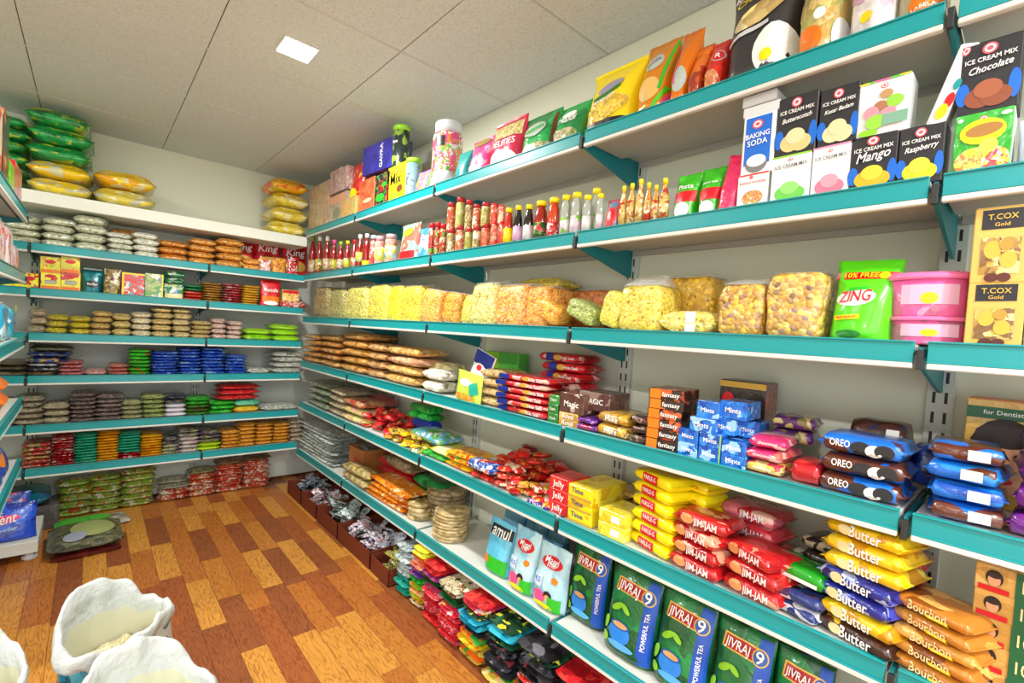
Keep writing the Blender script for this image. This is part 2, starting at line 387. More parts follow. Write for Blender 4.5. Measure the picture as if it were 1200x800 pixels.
# ---------------------------------------------------------------- ceiling lamps
LEDM = plain('led_diffuser', 'FFFFFF', .5, emit=14)
for n, (x, y) in enumerate(LAMP_SPOTS):
    o = link('ceiling_light', boxes([(-.075, .075, -.075, .075, -.006, 0)], .002), WHITE, loc=(x, y, CEIL))
    tag(o, ['square white LED light glowing in the grey tiled ceiling', 'unseen fill light added in ceiling above the aisle near the camera', 'unseen fill light added in ceiling close to the entrance, aisle side', 'unseen fill light added in ceiling behind the side shelf unit', 'unseen fill light added in ceiling over the side area', 'unseen fill light added in ceiling close to the entrance, far side'][n], 'ceiling light', 'square ceiling lights')
    link('diffuser', boxes([(-.066, .066, -.066, .066, -.0085, -.006)]), LEDM, o)
    ld = bpy.data.lights.new('led', 'AREA'); ld.shape = 'SQUARE'; ld.size = .13; ld.energy = LAMP_W; ld.color = (1, .985, .95)
    lo = bpy.data.objects.new('led_lamp', ld); C.objects.link(lo); lo.location = (0, 0, -.012); lo.parent = o
# ---------------------------------------------------------------- shelving
ZR = [2.058, 1.717, 1.388, 1.043, .722, .348]          # right-wall shelf surfaces, top first
ZB = [1.708, 1.452, 1.193, .943, .653, .396]
SHN = ['top', 'second', 'third', 'fourth', 'fifth', 'lowest']
def shelf(L, D, teal=TEAL):                            # board of length L (local x), front at y=0, surface at z=0
    o = link('shelf_board', boxes([(-L/2, L/2, .004, D, -.008, -.001)], .001), WHITE)
    link('underside_tray', boxes([(-L/2, L/2, .005, .03, -.020, -.008), (-L/2, L/2, .03, D*.62, -.030, -.008), (-L/2, L/2, D*.62, D*.70, -.020, -.008), (-L/2, L/2, D*.70, D-.012, -.012, -.008), (-L/2, L/2, D-.012, D, -.030, -.008)], .001), UNDER_SHADE, o)
    link('price_channel', boxes([(-L/2, L/2, -.006, .004, -.038, .006), (-L/2, L/2, -.010, -.006, -.038, -.034), (-L/2, L/2, -.010, -.006, .002, .006)], .001), TEAL, o)
    link('bottom_trim', boxes([(-L/2, L/2, -.010, .006, -.050, -.038)], .002), WHITE, o)
    return o
def bracket(D, hh=.105):
    V = []
    pts = [(.0, -.045), (0, -.006), (D, -.006), (D, -.006-hh), (D*.93, -.006-hh)]
    for x in (-.0035, .0035): V += [(x, a, b) for a, b in pts]
    n = len(pts); F = [tuple(range(n)), tuple(range(2*n-1, n-1, -1))] + [(i, i+n, (i+1) % n+n, (i+1) % n) for i in range(n)]
    o = link('shelf_bracket', mk(V, F, False), TEALD)
    link('hook', boxes([(-.005, .005, -.012, 0, -.052, -.012)], .001), DARK, o)
    return o
def upright(h):
    o = link('shelf_upright', boxes([(-.026, .026, 0, .022, 0, h)], .002), PANEL)
    sl = []
    z = .05
    while z < h-.05:
        for x in (-.011, .011): sl.append((x-.003, x+.003, -.0008, .001, z, z+.028))
        z += .05
    link('slot_pattern', boxes(sl), DARK, o); return o
DR = WR-SX-.02
JR = [3.739, 2.858, 1.958, 1.058, .158, -.742]
for si, z in enumerate(ZR):
    for b in range(5):
        y1, y0 = JR[b], JR[b+1]; L = y1-y0-.020
        o = shelf(L, DR-.002); o.location = (SX, (y0+y1)/2, z); o.rotation_euler = (0, 0, -PI/2)
        tag(o, 'teal-edged white shelf board, %s bay from corner, %s right-wall shelf' % (ordw(b+1), SHN[si]), 'shelf', 'right-wall shelf boards')
    for b in range(1, 5):
        o = bracket(DR-.003); o.location = (SX, JR[b], z); o.rotation_euler = (0, 0, -PI/2)
        tag(o, 'teal triangular bracket at %s joint from corner, %s right-wall shelf' % (ordw(b), SHN[si]), 'bracket', 'right-wall shelf brackets')
for b in range(1, 5):
    o = upright(2.12); o.location = (WR-.022, JR[b], 0); o.rotation_euler = (0, 0, -PI/2)
    tag(o, 'white slotted upright on right wall, %s joint from corner' % ordw(b), 'shelf upright', 'right-wall uprights')
YP = 4.125                                              # back panel line of the back-wall unit
DB = YP-SY-.022
JB = [-1.178, -.278, .622, 1.522]
struct('wall_back_panel', boxes([(-1.18, WR-.002, YP, YP+.02, 0.02, 1.936)]), PANEL)
for si, z in enumerate(ZB):
    for b in range(3):
        x0, x1 = JB[b], (JB[b+1] if b < 2 else 1.282); L = x1-x0-.014
        o = shelf(L, DB-.002); o.location = ((x0+x1)/2, SY, z)
        tag(o, 'teal-edged white shelf board, %s bay from corner, %s back-wall shelf' % (ordw(3-b), SHN[si]), 'shelf', 'back-wall shelf boards')
    for b in (1, 2):
        o = bracket(DB-.003, .08); o.location = (JB[b], SY, z)
        tag(o, 'small teal bracket at %s joint from corner, %s back-wall shelf' % (ordw(3-b), SHN[si]), 'bracket', 'back-wall shelf brackets')
for b in (1, 2):
    o = upright(1.9); o.location = (JB[b], YP-.0225, 0)
    tag(o, 'white slotted upright on back wall, %s joint from corner' % ordw(3-b), 'shelf upright', 'back-wall uprights')
# side unit whose far end shows at the edge of the photo
ZS = [1.812, 1.510, 1.19, .885, .572]
XS = -.262
for si, z in enumerate(ZS):
    o = shelf(1.0, .34); o.location = (XS, 2.80, z); o.rotation_euler = (0, 0, PI/2)
    tag(o, 'teal-edged shelf board of the side unit, %s from its top' % ORDW[si+1], 'shelf', 'side unit shelf boards')
    o = bracket(.34, .10); o.location = (XS, 3.296, z-.001); o.rotation_euler = (0, 0, PI/2)
    tag(o, 'teal bracket at far end of side unit, %s from its top' % ORDW[si+1], 'bracket', 'side unit brackets')
o = link('display_panel', boxes([(XS-.372, XS-.345, 2.3, 3.31, .02, 2.0)], .002), PANEL); tag(o, 'white upright back panel of the side shelf unit', 'shelf panel')
# ---------------------------------------------------------------- packs
def P(*c, **k): return prnt(list(c), **k)
def G(*c, **k): return gran(list(c), **k)
def sd(*a): return (hash(a) & 0xffff) / 997.0 if False else (sum(int(abs(x)*1000)*(i*7+3) for i, x in enumerate(a)) % 97)/7.0
def b_bag(w, d, h, m, k, fine=False, **o):
    s = (k % 3)*1.7+sd(w, d)
    me = cached(('bag', rd(w), rd(d), rd(h, .003), k % 3, m.name, fine), lambda: pillow_mesh(w, d, h, s, fine)); 
    return link(o.get('name', 'food_packet'), me, m), lambda x, z: -d/2*.98
def b_flow(w, d, h, m, k, **o):
    me = cached(('flow', rd(w), rd(d), rd(h, .003), k % 3, m.name), lambda: flow_mesh(w, d, h*.98, k % 3*1.3+w))
    return link(o.get('name', 'biscuit_pack'), me, m), lambda x, z: -d/2*(1 if abs(z-h/2) < h*.3 else .93)-.001
def b_pouch(w, d, h, m, k, **o):
    s = o.get('seed', k*1.31+w*7); me = pouch_mesh(w, d, h, s); half = pouch_fn(w, d, h, s)
    ob = link(o.get('name', 'standing_pouch'), me, m)
    f = lambda x, z: -half(x, z)+.05*d*nz(2*x/w*2+s, z/h*2, 9)*(z/h)-.0008
    if o.get('seal'):
        sm = o['seal']; V, F = [], []
        for zz in (h*.945, h*.995):
            for i in range(12):
                x = w*.49*(-1+2*i/11); V.append((x, f(x, zz)-.001, zz))
        F = [(i, i+1, i+13, i+12) for i in range(11)]
        link('top_seal', mk(V, F, False), sm, ob)
    return ob, f
def b_sack(w, d, h, m, k, **o):
    tall = o.get('film', .12); hh = h*(1-tall)
    s = k*1.7+w*5
    ob = link(o.get('name', 'snack_bag'), sack_mesh(w, d, hh, s), m)
    if tall > 0: link('film_top', film_top_mesh(w, d, h*tall, s), FILM, ob, (0, 0, hh*.99))
    return ob, lambda x, z: -d/2*(1 if z < hh*.6 else .95)-.002
def b_box(w, d, h, m, k, **o):
    ob = link(o.get('name', 'carton'), boxes([(-w/2, w/2, -d/2, d/2, 0, h)], .0015), m)
    if o.get('flap', 1): link('lid_flap', boxes([(-w/2+.002, w/2-.002, -d/2+.002, d/2-.002, h, h+.0012)]), o.get('flapm', m), ob)
    if o.get('sidem'): link('side_panel', boxes([(w/2, w/2+.0008, -d/2+.002, d/2-.002, .002, h-.002)]), o['sidem'], ob)
    return ob, lambda x, z: -d/2-.0003
def b_bottle(w, d, h, m, k, **o):
    r = w/2; ck = o.get('cap', YEL); nk = o.get('neck', .30)
    me = cached(('bot', rd(w, .002), rd(h, .004), nk, m.name), lambda: lathe([(r*.9, 0), (r, h*.02), (r, h*.52), (r*.93, h*.60), (r*nk*1.5, h*.74), (r*nk*1.1, h*.82), (r*nk, h*.90)], 18))
    ob = link(o.get('name', 'sauce_bottle'), me, m)
    link('cap', cached(('bcap', rd(w, .002), rd(h, .004), nk, ck.name), lambda: lathe([(r*nk*1.35, h*.88), (r*nk*1.35, h*.985), (r*nk*1.15, h)], 16)), ck, ob)
    if o.get('lab'):
        link('label_band', cached(('blab', rd(w, .002), rd(h, .004), o['lab'].name), lambda: lathe([(r*1.015, h*o.get('l0', .10)), (r*1.015, h*o.get('l1', .46))], 18)), o['lab'], ob)
    return ob, lambda x, z: -math.sqrt(max(0, (r*1.02)**2-x*x))-.0005
def b_jar(w, d, h, m, k, **o):
    r = w/2; ck = o.get('cap', RED); sh = o.get('shoulder', .84)
    ob = link(o.get('name', 'glass_jar'), cached(('jar', rd(w, .002), rd(h, .004), sh, m.name), lambda: lathe([(r*.92, 0), (r, h*.03), (r, h*(sh-.1)), (r*.95, h*(sh-.03)), (r*.82, h*sh)], 20)), m)
    link('lid', cached(('jl', rd(w, .002), rd(h, .004), sh, ck.name), lambda: lathe([(r*.88, h*sh), (r*.90, h*.985), (r*.84, h)], 20)), ck, ob)
    if o.get('lab'): link('label_band', cached(('jlab', rd(w, .002), rd(h, .004), o['lab'].name), lambda: lathe([(r*1.012, h*.18), (r*1.012, h*.62)], 20)), o['lab'], ob)
    return ob, lambda x, z: -math.sqrt(max(0, (r*1.02)**2-x*x))-.0005
def b_tube(w, d, h, m, k, **o):
    r = w/2; ob = link(o.get('name', 'snack_canister'), lathe([(r*.98, 0), (r, h*.01), (r, h*.9)], 24), m)
    link('lid', lathe([(r*1.05, h*.88), (r*1.05, h*.985), (r*.98, h)], 24), o.get('cap', LIME), ob)
    return ob, lambda x, z: -math.sqrt(max(0, (r*1.01)**2-x*x))-.0005
def b_tub(w, d, h, m, k, **o):
    def ell(sx, z, n=36): return [(sup(2*PI*i/n, .8)[0]*w/2*sx, sup(2*PI*i/n, .8)[1]*d/2*sx, z) for i in range(n)]
    ob = link(o.get('name', 'plastic_tub'), loft([ell(.88, 0), ell(.9, .004), ell(.95, h*.86)]), m)
    link('lid', loft([ell(.97, h*.84), ell(1, h*.85), ell(1, h*.955), ell(.97, h*.965), ell(.95, h), ell(.6, h*.99)]), o.get('cap', PINK), ob)
    return ob, lambda x, z: -d/2*(.9+.055*z/h)*max(0, 1-abs(2*x/w/.93)**2.5)**.4-.001
KIND = dict(bag=b_bag, flow=b_flow, pouch=b_pouch, sack=b_sack, box=b_box, bottle=b_bottle, jar=b_jar, tube=b_tube, tub=b_tub)
CATS = dict(bag='food packet', flow='biscuit pack', pouch='food pouch', sack='snack bag', box='box', bottle='bottle', jar='jar', tube='canister', tub='tub')
SPECS = []
def S(wall, si, kind, px0, px1, ptop, desc, m, n=1, cols=1, **o):
    SPECS.append(dict(wall=wall, si=si, kind=kind, px0=px0, px1=px1, ptop=ptop, desc=desc, m=m, n=n, cols=cols, o=o))
def build_specs():
    # split into columns, then count them from the corner along each shelf
    cols = {}
    for s in SPECS:
        for c in range(s['cols']):
            t = dict(s); a, b = s['px0'], s['px1']
            t['px0'] = a+(b-a)*c/s['cols']; t['px1'] = a+(b-a)*(c+1)/s['cols']; t['c'] = c
            cols.setdefault((s['wall'], s['si']), []).append(t)
    for (wall, si), L in cols.items():
        L.sort(key=lambda t: (t['px0']+t['px1'])/2, reverse=(wall == 'B'))
        cnt = {}
        for t in L:
            row = t['o'].get('row', 'on'); cnt[row] = cnt.get(row, 0)+1; t['num'] = cnt[row]
            make_column(t)
def make_column(t):
    wall, si, o, n = t['wall'], t['si'], t['o'], t['n']
    if wall == 'R': zs, wn = (ZR[si] if si < 6 else 0.0), 'right-wall'
    else: zs, wn = (ZB[si] if 0 <= si < 6 else 2.0125 if si == -1 else 0.0), 'back-wall'
    place = ('%s %s shelf' % (SHN[si], wn)) if 0 <= si < 6 else 'high ledge' if si == -1 else ('floor under %s shelves' % wn)
    inset = o.get('inset', .02); zs += o.get('lift', .0005)
    if wall == 'R':
        X = SX+inset; y0, y1 = RY(t['px0'], zs, X), RY(t['px1'], zs, X); ym = (y0+y1)/2; W = abs(y0-y1)
        if 'pb' in o: zs = ZAT(o['pb'], X, ym)
        H = ZAT(t['ptop'], X, ym)-zs; D = o.get('dep', .2); cx, cy, rz = X+D/2, ym, -PI/2
    else:
        Y = SY+inset; x0, x1 = BX(t['px0'], zs, Y), BX(t['px1'], zs, Y); xm = (x0+x1)/2; W = abs(x1-x0)
        if 'pb' in o: zs = ZAT(o['pb'], xm, Y)
        H = ZAT(t['ptop'], xm, Y)-zs; D = o.get('dep', .2); cx, cy, rz = xm, Y+D/2, 0
    if t['kind'] in ('bottle', 'jar', 'tube') and wall == 'R':      # round things: true diameter, centre under the measured column
        dpt = (Vector((X, ym, zs-CAMZ))).dot(fw); W = (t['px1']-t['px0'])*dpt/FPX*1.06; cy = RY((t['px0']+t['px1'])/2, zs, X+W/2); cx = X+W/2; H = ZAT(t['ptop'], X+W/2, cy)-zs
    W = o.get('w', W*((1.07 if wall == 'B' else 1.04) if t['kind'] == 'bag' and n > 1 else .985)); H = o.get('h', H); t_ = H/n; fn = KIND[t['kind']]; ms = t['m'] if isinstance(t['m'], list) else [t['m']]
    rnd = random.Random(int(t['px0']*13+si*101+len(t['desc'])))
    proto = {}
    lap = t_
    for k in range(n):
        mi = o['order'][k] if 'order' in o else (k+t['c']) % len(ms) if len(ms) > 1 else 0
        m = ms[mi]; key = (mi, k % 3)
        kw = {a: b for a, b in o.items() if a in ('cap', 'lab', 'neck', 'film', 'seal', 'name', 'flap', 'flapm', 'sidem', 'seed', 'fine', 'l0', 'l1', 'shoulder')}
        if key in proto: ob = copy_tree(proto[key])
        else:
            ob, f = fn(W, D, t_ if t['kind'] != 'bag' else t_*.99, m, k+t['c'], **kw); proto[key] = ob
            hgt = t_
            for ai, a in enumerate(o.get('art', ())):
                sh, x, z, rx, rz_, am = a[:6]; spot(ob, x*W, z*hgt, rx*W, rz_*hgt, am, f, sh, ang=a[6] if len(a) > 6 else 0, eps=(.0026 if t['kind'] == 'pouch' and W > .14 else .0006)+.0004*ai)
            for a in o.get('text', ()):
                s_, x, z, wd, am = a[:5]; lettering(ob, s_, x*W, z*hgt, wd*W, am, f, a[5] if len(a) > 5 else 0, a[6] if len(a) > 6 else 1.0, eps=(.0026 if t['kind'] == 'pouch' and W > .14 else .0006)+.0006+.0004*len(o.get('art', ())), shear=a[7] if len(a) > 7 else 0)
        j = o.get('jit', 1)
        if n > 1 and t['kind'] in ('bag', 'flow'):
            jx, jr = rnd.uniform(-.02, .02)*W*2*j, rnd.uniform(-.05, .05)*j*(2.2 if t['kind'] == 'flow' else 1)
        elif n > 1: jx, jr = rnd.uniform(-.01, .01)*W*j, rnd.uniform(-.02, .02)*j
        else: jx = jr = 0
        lean = o.get('lean', 0); roll = o.get('roll', 0)
        M = Matrix.Translation((cx, cy, zs+k*lap+rnd.uniform(0, .0004))) @ Matrix.Rotation(rz+o.get('tw', 0)+jr, 4, 'Z') @ Matrix.Translation((jx, 0, 0)) @ Matrix.Rotation(-lean, 4, 'X') @ Matrix.Rotation(roll, 4, 'Y')
        ob.matrix_world = M
        if ob.name.startswith('food_packet'):
            dd_ = t['desc'] if isinstance(t['desc'], str) else t['desc'][mi]
            for w_, nm_ in (('masala', 'masala_packet'), ('pulse', 'pulse_packet'), ('lentil', 'pulse_packet'), ('spice', 'spice_packet'), ('chilli', 'spice_packet'), ('rice', 'rice_packet'), ('vermicelli', 'noodle_packet'), ('noodle', 'noodle_packet'), ('rusk', 'rusk_packet'), ('nut', 'nut_packet'), ('snack', 'snack_packet'), ('papad', 'papad_packet')):
                if w_ in dd_: ob.name = nm_; break
        row = o.get('row', 'on')
        where = o.get('place') or ('%s%s from corner, %s' % (ordw(t['num']), {'rear': ' in rear row', 'upper': ' upper one', 'front': ' front one'}.get(row, ''), place))
        if n > 1: where = '%s of %s %spile from corner, %s' % (layw(k, n), ordw(t['num']), 'rear ' if row == 'rear' else '', place)
        ds = t['desc'] if isinstance(t['desc'], str) else t['desc'][mi]
        tag(ob, o['label'] if 'label' in o and n == 1 else '%s, %s' % (ds, where), o.get('cat', CATS[t['kind']]), o.get('group', ('%s on the %s' % (o.get('gname', CATS[t['kind']]+'s' if CATS[t['kind']][-1] != 'x' else 'boxes'), place))))
# ================================================================ BACK WALL
RICE = G('C9CDB0', 'DDE0C6', 'B9BE9E', scale=70); RICEW = G('D9DCC8', 'EDEEDC', 'C6CBB0', scale=80)
GREENB = P('1E9A4A', '2FB85C', 'B8C93A', '137A3A', scale=9, sz=2.5); YELB = P('F0C916', 'F7DF3A', 'D8D4A8', 'E9A813', scale=8, sz=2.5)
YELC = P('D9C74A', 'E8E2B4', 'B9B79A', 'F0D020', scale=9, sz=2.5)
S('B', -1, 'bag', 30, 104, 127, ['clear and yellow rice bag', 'bright yellow rice bag', 'green and gold rice bag'], [YELC, YELB, GREENB], 5, order=[0, 1, 2, 2, 2], dep=.36, fine=True, inset=.03, name='rice_bag', cat='rice bag')
S('B', -1, 'bag', -42, 28, 128, 'green and gold rice bag', GREENB, 6, dep=.36, fine=True, inset=.03, name='rice_bag', cat='rice bag')
S('B', -1, 'bag', 110, 180, 199, ['clear and yellow rice bag', 'bright yellow rice bag'], [YELC, YELB], 2, order=[0, 1], dep=.36, fine=True, inset=.03, name='rice_bag', cat='rice bag')
S('B', -1, 'bag', 318, 360, 208, ['pale yellow rice bag', 'yellow and orange rice bag'], [P('E6D24A', 'EFE6A8', 'D9B81E', scale=9, sz=2.5), P('F0A818', 'F3D230', 'E86A18', scale=9, sz=2.5)], 4, order=[0, 0, 0, 1], dep=.34, fine=True, inset=.03, name='rice_bag', cat='rice bag')
# shelf 1
S('B', 0, 'bag', 2, 46, 250, 'pale flattened-rice packet', RICE, 4, dep=.28)
S('B', 0, 'bag', 48, 87, 254, 'pale flattened-rice packet', RICE, 4, dep=.28)
S('B', 0, 'bag', 87, 126, 252, 'pale flattened-rice packet', RICE, 4, dep=.28)
S('B', 0, 'bag', 125, 186, 272, 'white puffed-rice packet', RICEW, 4, 2, dep=.17)
S('B', 0, 'bag', 128, 168, 268, 'orange snack packet', G('D9922E', 'E8B25A', scale=60), 4, row='rear', inset=.2, dep=.14)
S('B', 0, 'bag', 186, 222, 281, 'orange vermicelli packet', G('C97A1E', 'E8A845', 'A85E14', scale=80), 3, dep=.26)
S('B', 0, 'bag', 222, 286, 279, 'golden vermicelli packet', G('D08A2A', 'EDB85E', 'B06A1A', scale=80), 4, 2, dep=.22)
KING = P('C4121E', 'D8202A', 'A80E18', scale=5)
for a, b, tp, l in ((268, 300, 276, 'crimson pouch with white King lettering, tallest near middle of top back-wall shelf'), (298, 330, 277, 'crimson pouch with white King lettering, between two like it on top back-wall shelf'), (331, 362, 283, 'crimson pouch with white King lettering, closest to the corner of top back-wall shelf')):
    S('B', 0, 'pouch', a, b, tp, '', KING, dep=.07, inset=.22, row='rear', lean=.12, label=l, text=[('King', 0, .68, .7, WH, .1, 1, .3)], art=[('e', 0, .3, .38, .16, GOLD)])
S('B', 0, 'bag', 286, 306, 303, 'orange snack packet', G('E08A2A', 'F0B860', scale=90), 2, dep=.1)
S('B', 0, 'pouch', 305, 318, 304, 'white and red packet', P('E8E4DC', 'C8A0A0', 'D83030', scale=40), dep=.03)
S('B', 0, 'pouch', 319, 336, 302, 'orange pickle packet', G('D98A1E', 'EFB040', 'B05A10', scale=70), dep=.04)
S('B', 0, 'pouch', 337, 350, 301, 'red and black packet', P('C8151C', '202020', 'F0E8E0', scale=45), dep=.03)
# shelf 2
LEM = P('F0E61E', 'E8D818', 'C83018', scale=14)
S('B', 1, 'box', 3, 45, 320, 'small yellow seasoning box', LEM, 1, 2, dep=.1, art=[('e', 0, .65, .3, .16, RED)])
for a, b in ((47, 71), (71, 94)):
    S('B', 1, 'box', a, b, 319, 'lemon yellow noodle pack', LEM, 1, dep=.14, art=[('e', 0, .78, .28, .1, RED), ('r', 0, .45, .3, .1, plain('grey_print', '9AA08C', .5)), ('r', 0, .12, .46, .1, ORG)], text=[('noodles', 0, .45, .5, WH)])
    S('B', 1, 'box', a-1, b-1, 301, 'lemon yellow noodle pack', P('E0D81C', 'C8C020', 'D89018', scale=14), 1, pb=320, dep=.14, row='upper', art=[('e', 0, .7, .28, .12, RED), ('r', 0, .12, .46, .1, ORG)])
S('B', 1, 'pouch', 95, 121, 313, 'teal packet', P('14808A', '0F6E78', '1A96A0', scale=12), dep=.07, inset=.1, label='teal packet with black oval and white lettering, second back-wall shelf', art=[('e', 0, .35, .33, .13, BLACK), ('r', 0, .93, .45, .03, WH)], text=[('Budjar', 0, .35, .52, WH)])
S('B', 1, 'pouch', 121, 142, 315, 'brown and gold snack packet', P('8A7A3A', '5A2A40', 'C8B050', 'D8D0B0', scale=25), dep=.05)
S('B', 1, 'box', 142, 169, 320, 'yellow-framed red breakfast box', P('D83020', 'E8E0D0', 'C82018', '8898A8', scale=30), dep=.05, art=[('r', -.45, .5, .04, .5, YEL), ('r', 0, .96, .5, .035, YEL)])
S('B', 1, 'box', 169, 191, 321, 'pale green printed box', P('A8B868', 'E8E8D8', '7888A0', '58A040', scale=30), dep=.05, art=[('r', .45, .5, .04, .5, YEL)])
S('B', 1, 'pouch', 191, 216, 333, 'green and white noodle packet', P('1E8A50', 'D8E0D0', '4868A8', 'C0C880', scale=25), dep=.06, art=[('r', 0, .2, .42, .16, CREAM)])
S('B', 1, 'bag', 192, 217, 317, 'dark green packet', P('0F6A3A', '1E8A50', 'C8D8C0', scale=20), 2, pb=333, dep=.15, row='upper')
S('B', 1, 'bag', 215, 238, 333, ['red and orange flat packet', 'dark green flat packet'], [P('D83820', 'E87858', 'B82818', scale=30), P('0F7A40', '1E8A50', scale=20)], 5, order=[0, 0, 0, 1, 1], dep=.2)
S('B', 1, 'bag', 238, 261, 331, 'brown and gold masala packet', P('B8862A', '8A5A1A', 'D8A83A', scale=25, sz=3), 8, dep=.22)
S('B', 1, 'bag', 261, 284, 332, 'dark red masala packet', P('A81420', 'C82030', 'E0C0B8', scale=30), 8, dep=.22)
S('B', 1, 'bag', 284, 305, 334, 'golden yellow masala packet', P('E8B81E', 'F0D040', 'D88818', scale=25, sz=3), 8, dep=.22)
S('B', 1, 'pouch', 305, 329, 328, 'red masala pouch', P('C8141E', 'B81018', 'D83038', scale=14), dep=.06, text=[('masala', 0, .62, .7, WH)], art=[('r', 0, .28, .42, .1, ORG), ('e', 0, .13, .36, .08, WH)])
S('B', 1, 'box', 330, 350, 340, 'cream and orange box', P('E8C868', 'F0E0B0', 'D87828', scale=25), dep=.08, inset=.05, art=[('r', 0, .9, .46, .08, RED)])
S('B', 1, 'bag', 328, 361, 352, 'flat red packet', P('C81820', 'E0C8B8', 'B81018', scale=30), 1, dep=.16, row='front', place='lying before the corner of second back-wall shelf')
# shelf 3
pulse = [(32, 54, 361, 3, ['B0A080', '8A7A60', 'C8B898'], 'grey-brown pulse packet'), (54, 80, 368, 3, ['C8B830', 'B0A020', 'DDD060'], 'olive yellow pulse packet'), (80, 106, 370, 3, ['D0BC28', 'B8A41E', 'E0D050'], 'mustard yellow pulse packet'), (106, 131, 364, 4, ['C8A860', 'B89850', 'DCC488'], 'tan pulse packet'), (131, 154, 367, 3, ['C0AC60', 'CDBC80', 'B09850'], 'khaki pulse packet'), (154, 178, 365, 4, ['D8CCA8', 'C8B890', 'E8E0C4'], 'pale cream pulse packet'), (178, 202, 359, 5, ['C8B070', 'D8C490', 'B89C58'], 'sandy pulse packet'), (202, 224, 360, 5, ['C8B47A', 'DCCB9C', 'B8A064'], 'beige pulse packet'), (224, 249, 376, 4, ['C8B070', 'DCC894', 'B09450'], 'light tan pulse packet'), (249, 267, 373, 4, ['D8C8B8', 'E8DCD0', 'C84030'], 'white and red packet'), (267, 285, 376, 4, ['D8CCBC', 'E8DCD0', 'C85040'], 'white packet with red edge')]
for a, b, tp, n, c, dsc in pulse: S('B', 2, 'bag', a, b, tp, dsc, G(*c, scale=110), n, dep=.24)
LIMEB = P('9CD81E', 'A8E030', '84C018', scale=10)
S('B', 2, 'bag', 286, 320, 385, 'lime green packet', LIMEB, 2, dep=.24)
S('B', 2, 'bag', 319, 352, 380, 'lime green packet', LIMEB, 3, dep=.24)
# shelf 4
S('B', 3, 'bag', -14, 32, 423, 'dark grey-brown packet', P('5A5240', '7A7054', '3A3830', scale=25), 3, dep=.25)
S('B', 3, 'bag', 32, 66, 425, ['brown printed packet', 'dark and white packet'], [P('7A5A38', 'A88A58', '4A3828', scale=30), P('404858', 'C8C8D0', '283040', scale=25)], 3, order=[0, 1, 1], dep=.25)
S('B', 3, 'bag', 31, 82, 405, ['navy blue flat pouch', 'olive edged dark pouch'], [P('1C3878', '2850A0', 'C8A860', '101C40', scale=18), P('3A4030', '60684A', scale=16)], 3, order=[0, 0, 1], pb=426, dep=.25, row='upper')
S('B', 3, 'bag', 70, 97, 423, 'pink and red packet', P('C86868', 'E0A0A0', 'A83838', scale=40), 4, dep=.22)
S('B', 3, 'bag', 98, 126, 434, 'flat pink-speckled packet', G('D8A098', 'C06858', 'E8C8B8', scale=100), 1, dep=.22)
S('B', 3, 'bag', 127, 151, 427, 'pink-speckled packet', G('C86858', 'D8A090', 'B04838', scale=100), 3, dep=.22)
S('B', 3, 'bag', 151, 177, 409, 'bright green packet', P('30B828', '28A020', '58D840', 'C83828', scale=18), 7, dep=.22)
DBL = P('1848B8', '2868D8', '1038A0', '88B8E8', scale=32)
S('B', 3, 'bag', 177, 209, 412, 'shiny blue snack packet', DBL, 8, dep=.2)
S('B', 3, 'bag', 209, 236, 408, 'shiny blue snack packet', DBL, 8, dep=.22)
S('B', 3, 'bag', 236, 264, 407, 'shiny blue snack packet', DBL, 8, dep=.22)
S('B', 3, 'bag', 264, 290, 416, 'shiny blue snack packet', DBL, 6, dep=.22)
CLR = G('B8BCB0', 'CDD0C6', '989C90', scale=60)
S('B', 3, 'bag', 320, 357, 412, 'clear grey packet', CLR, 4, dep=.24)
S('B', 3, 'bag', 289, 318, 432, 'flat clear grey packet', CLR, 1, dep=.2)
# shelf 5
sh5 = [(-18, 14, 470, 6, ['4A4840', '6A6858', '30302C'], 'dark grey packet'), (14, 50, 465, 5, ['9A9078', 'B8AE94', '7A7058'], 'grey-tan spice packet'), (50, 81, 473, 3, ['A89C80', 'C0B698', '8A8068'], 'light grey spice packet'), (81, 111, 461, 7, ['5A4848', '887070', 'B8A8A0'], 'dark brown spice packet'), (111, 143, 463, 6, ['605250', '908078', 'B0A098'], 'charcoal spice packet'), (143, 167, 470, 4, ['A0A070', '888A58', 'B8B890'], 'olive spice packet'), (167, 193, 463, 5, ['8A9A50', 'B8C080', '6A7A38'], 'green spice packet')]
for a, b, tp, n, c, dsc in sh5: S('B', 4, 'bag', a, b, tp, dsc, G(*c, scale=90), n, dep=.24)
S('B', 4, 'bag', 193, 218, 463, ['white salt packet', 'navy and olive packet'], [plain('white_packet', 'DDD8E0', .4, coat=.4), P('202848', '808048', '383858', scale=25)], 5, order=[0, 0, 0, 1, 1], dep=.22)
S('B', 4, 'bag', 218, 246, 466, ['green and brown spice packet', 'bright green packet'], [P('4A6828', '5A4828', '38A030', scale=22), P('28A828', '1E8A20', '50C840', scale=16)], 5, order=[0, 0, 0, 1, 1], dep=.24)
S('B', 4, 'bag', 246, 274, 470, 'bright green packet', P('28B028', '1E9020', '58D048', scale=16), 3, dep=.24)
S('B', 4, 'bag', 274, 304, 469, ['orange-yellow packet', 'mint green packet'], [P('E8B01E', 'F0C840', 'D89018', scale=18, sz=3), P('50B890', '70D0A8', scale=16)], 2, order=[0, 1], dep=.24)
S('B', 4, 'bag', 256, 303, 451, 'red chilli packet', G('C81820', 'E04040', '981018', scale=70), 3, pb=469, dep=.22, row='upper')
S('B', 4, 'bag', 306, 352, 475, 'flat clear packet', CLR, 1, dep=.22)
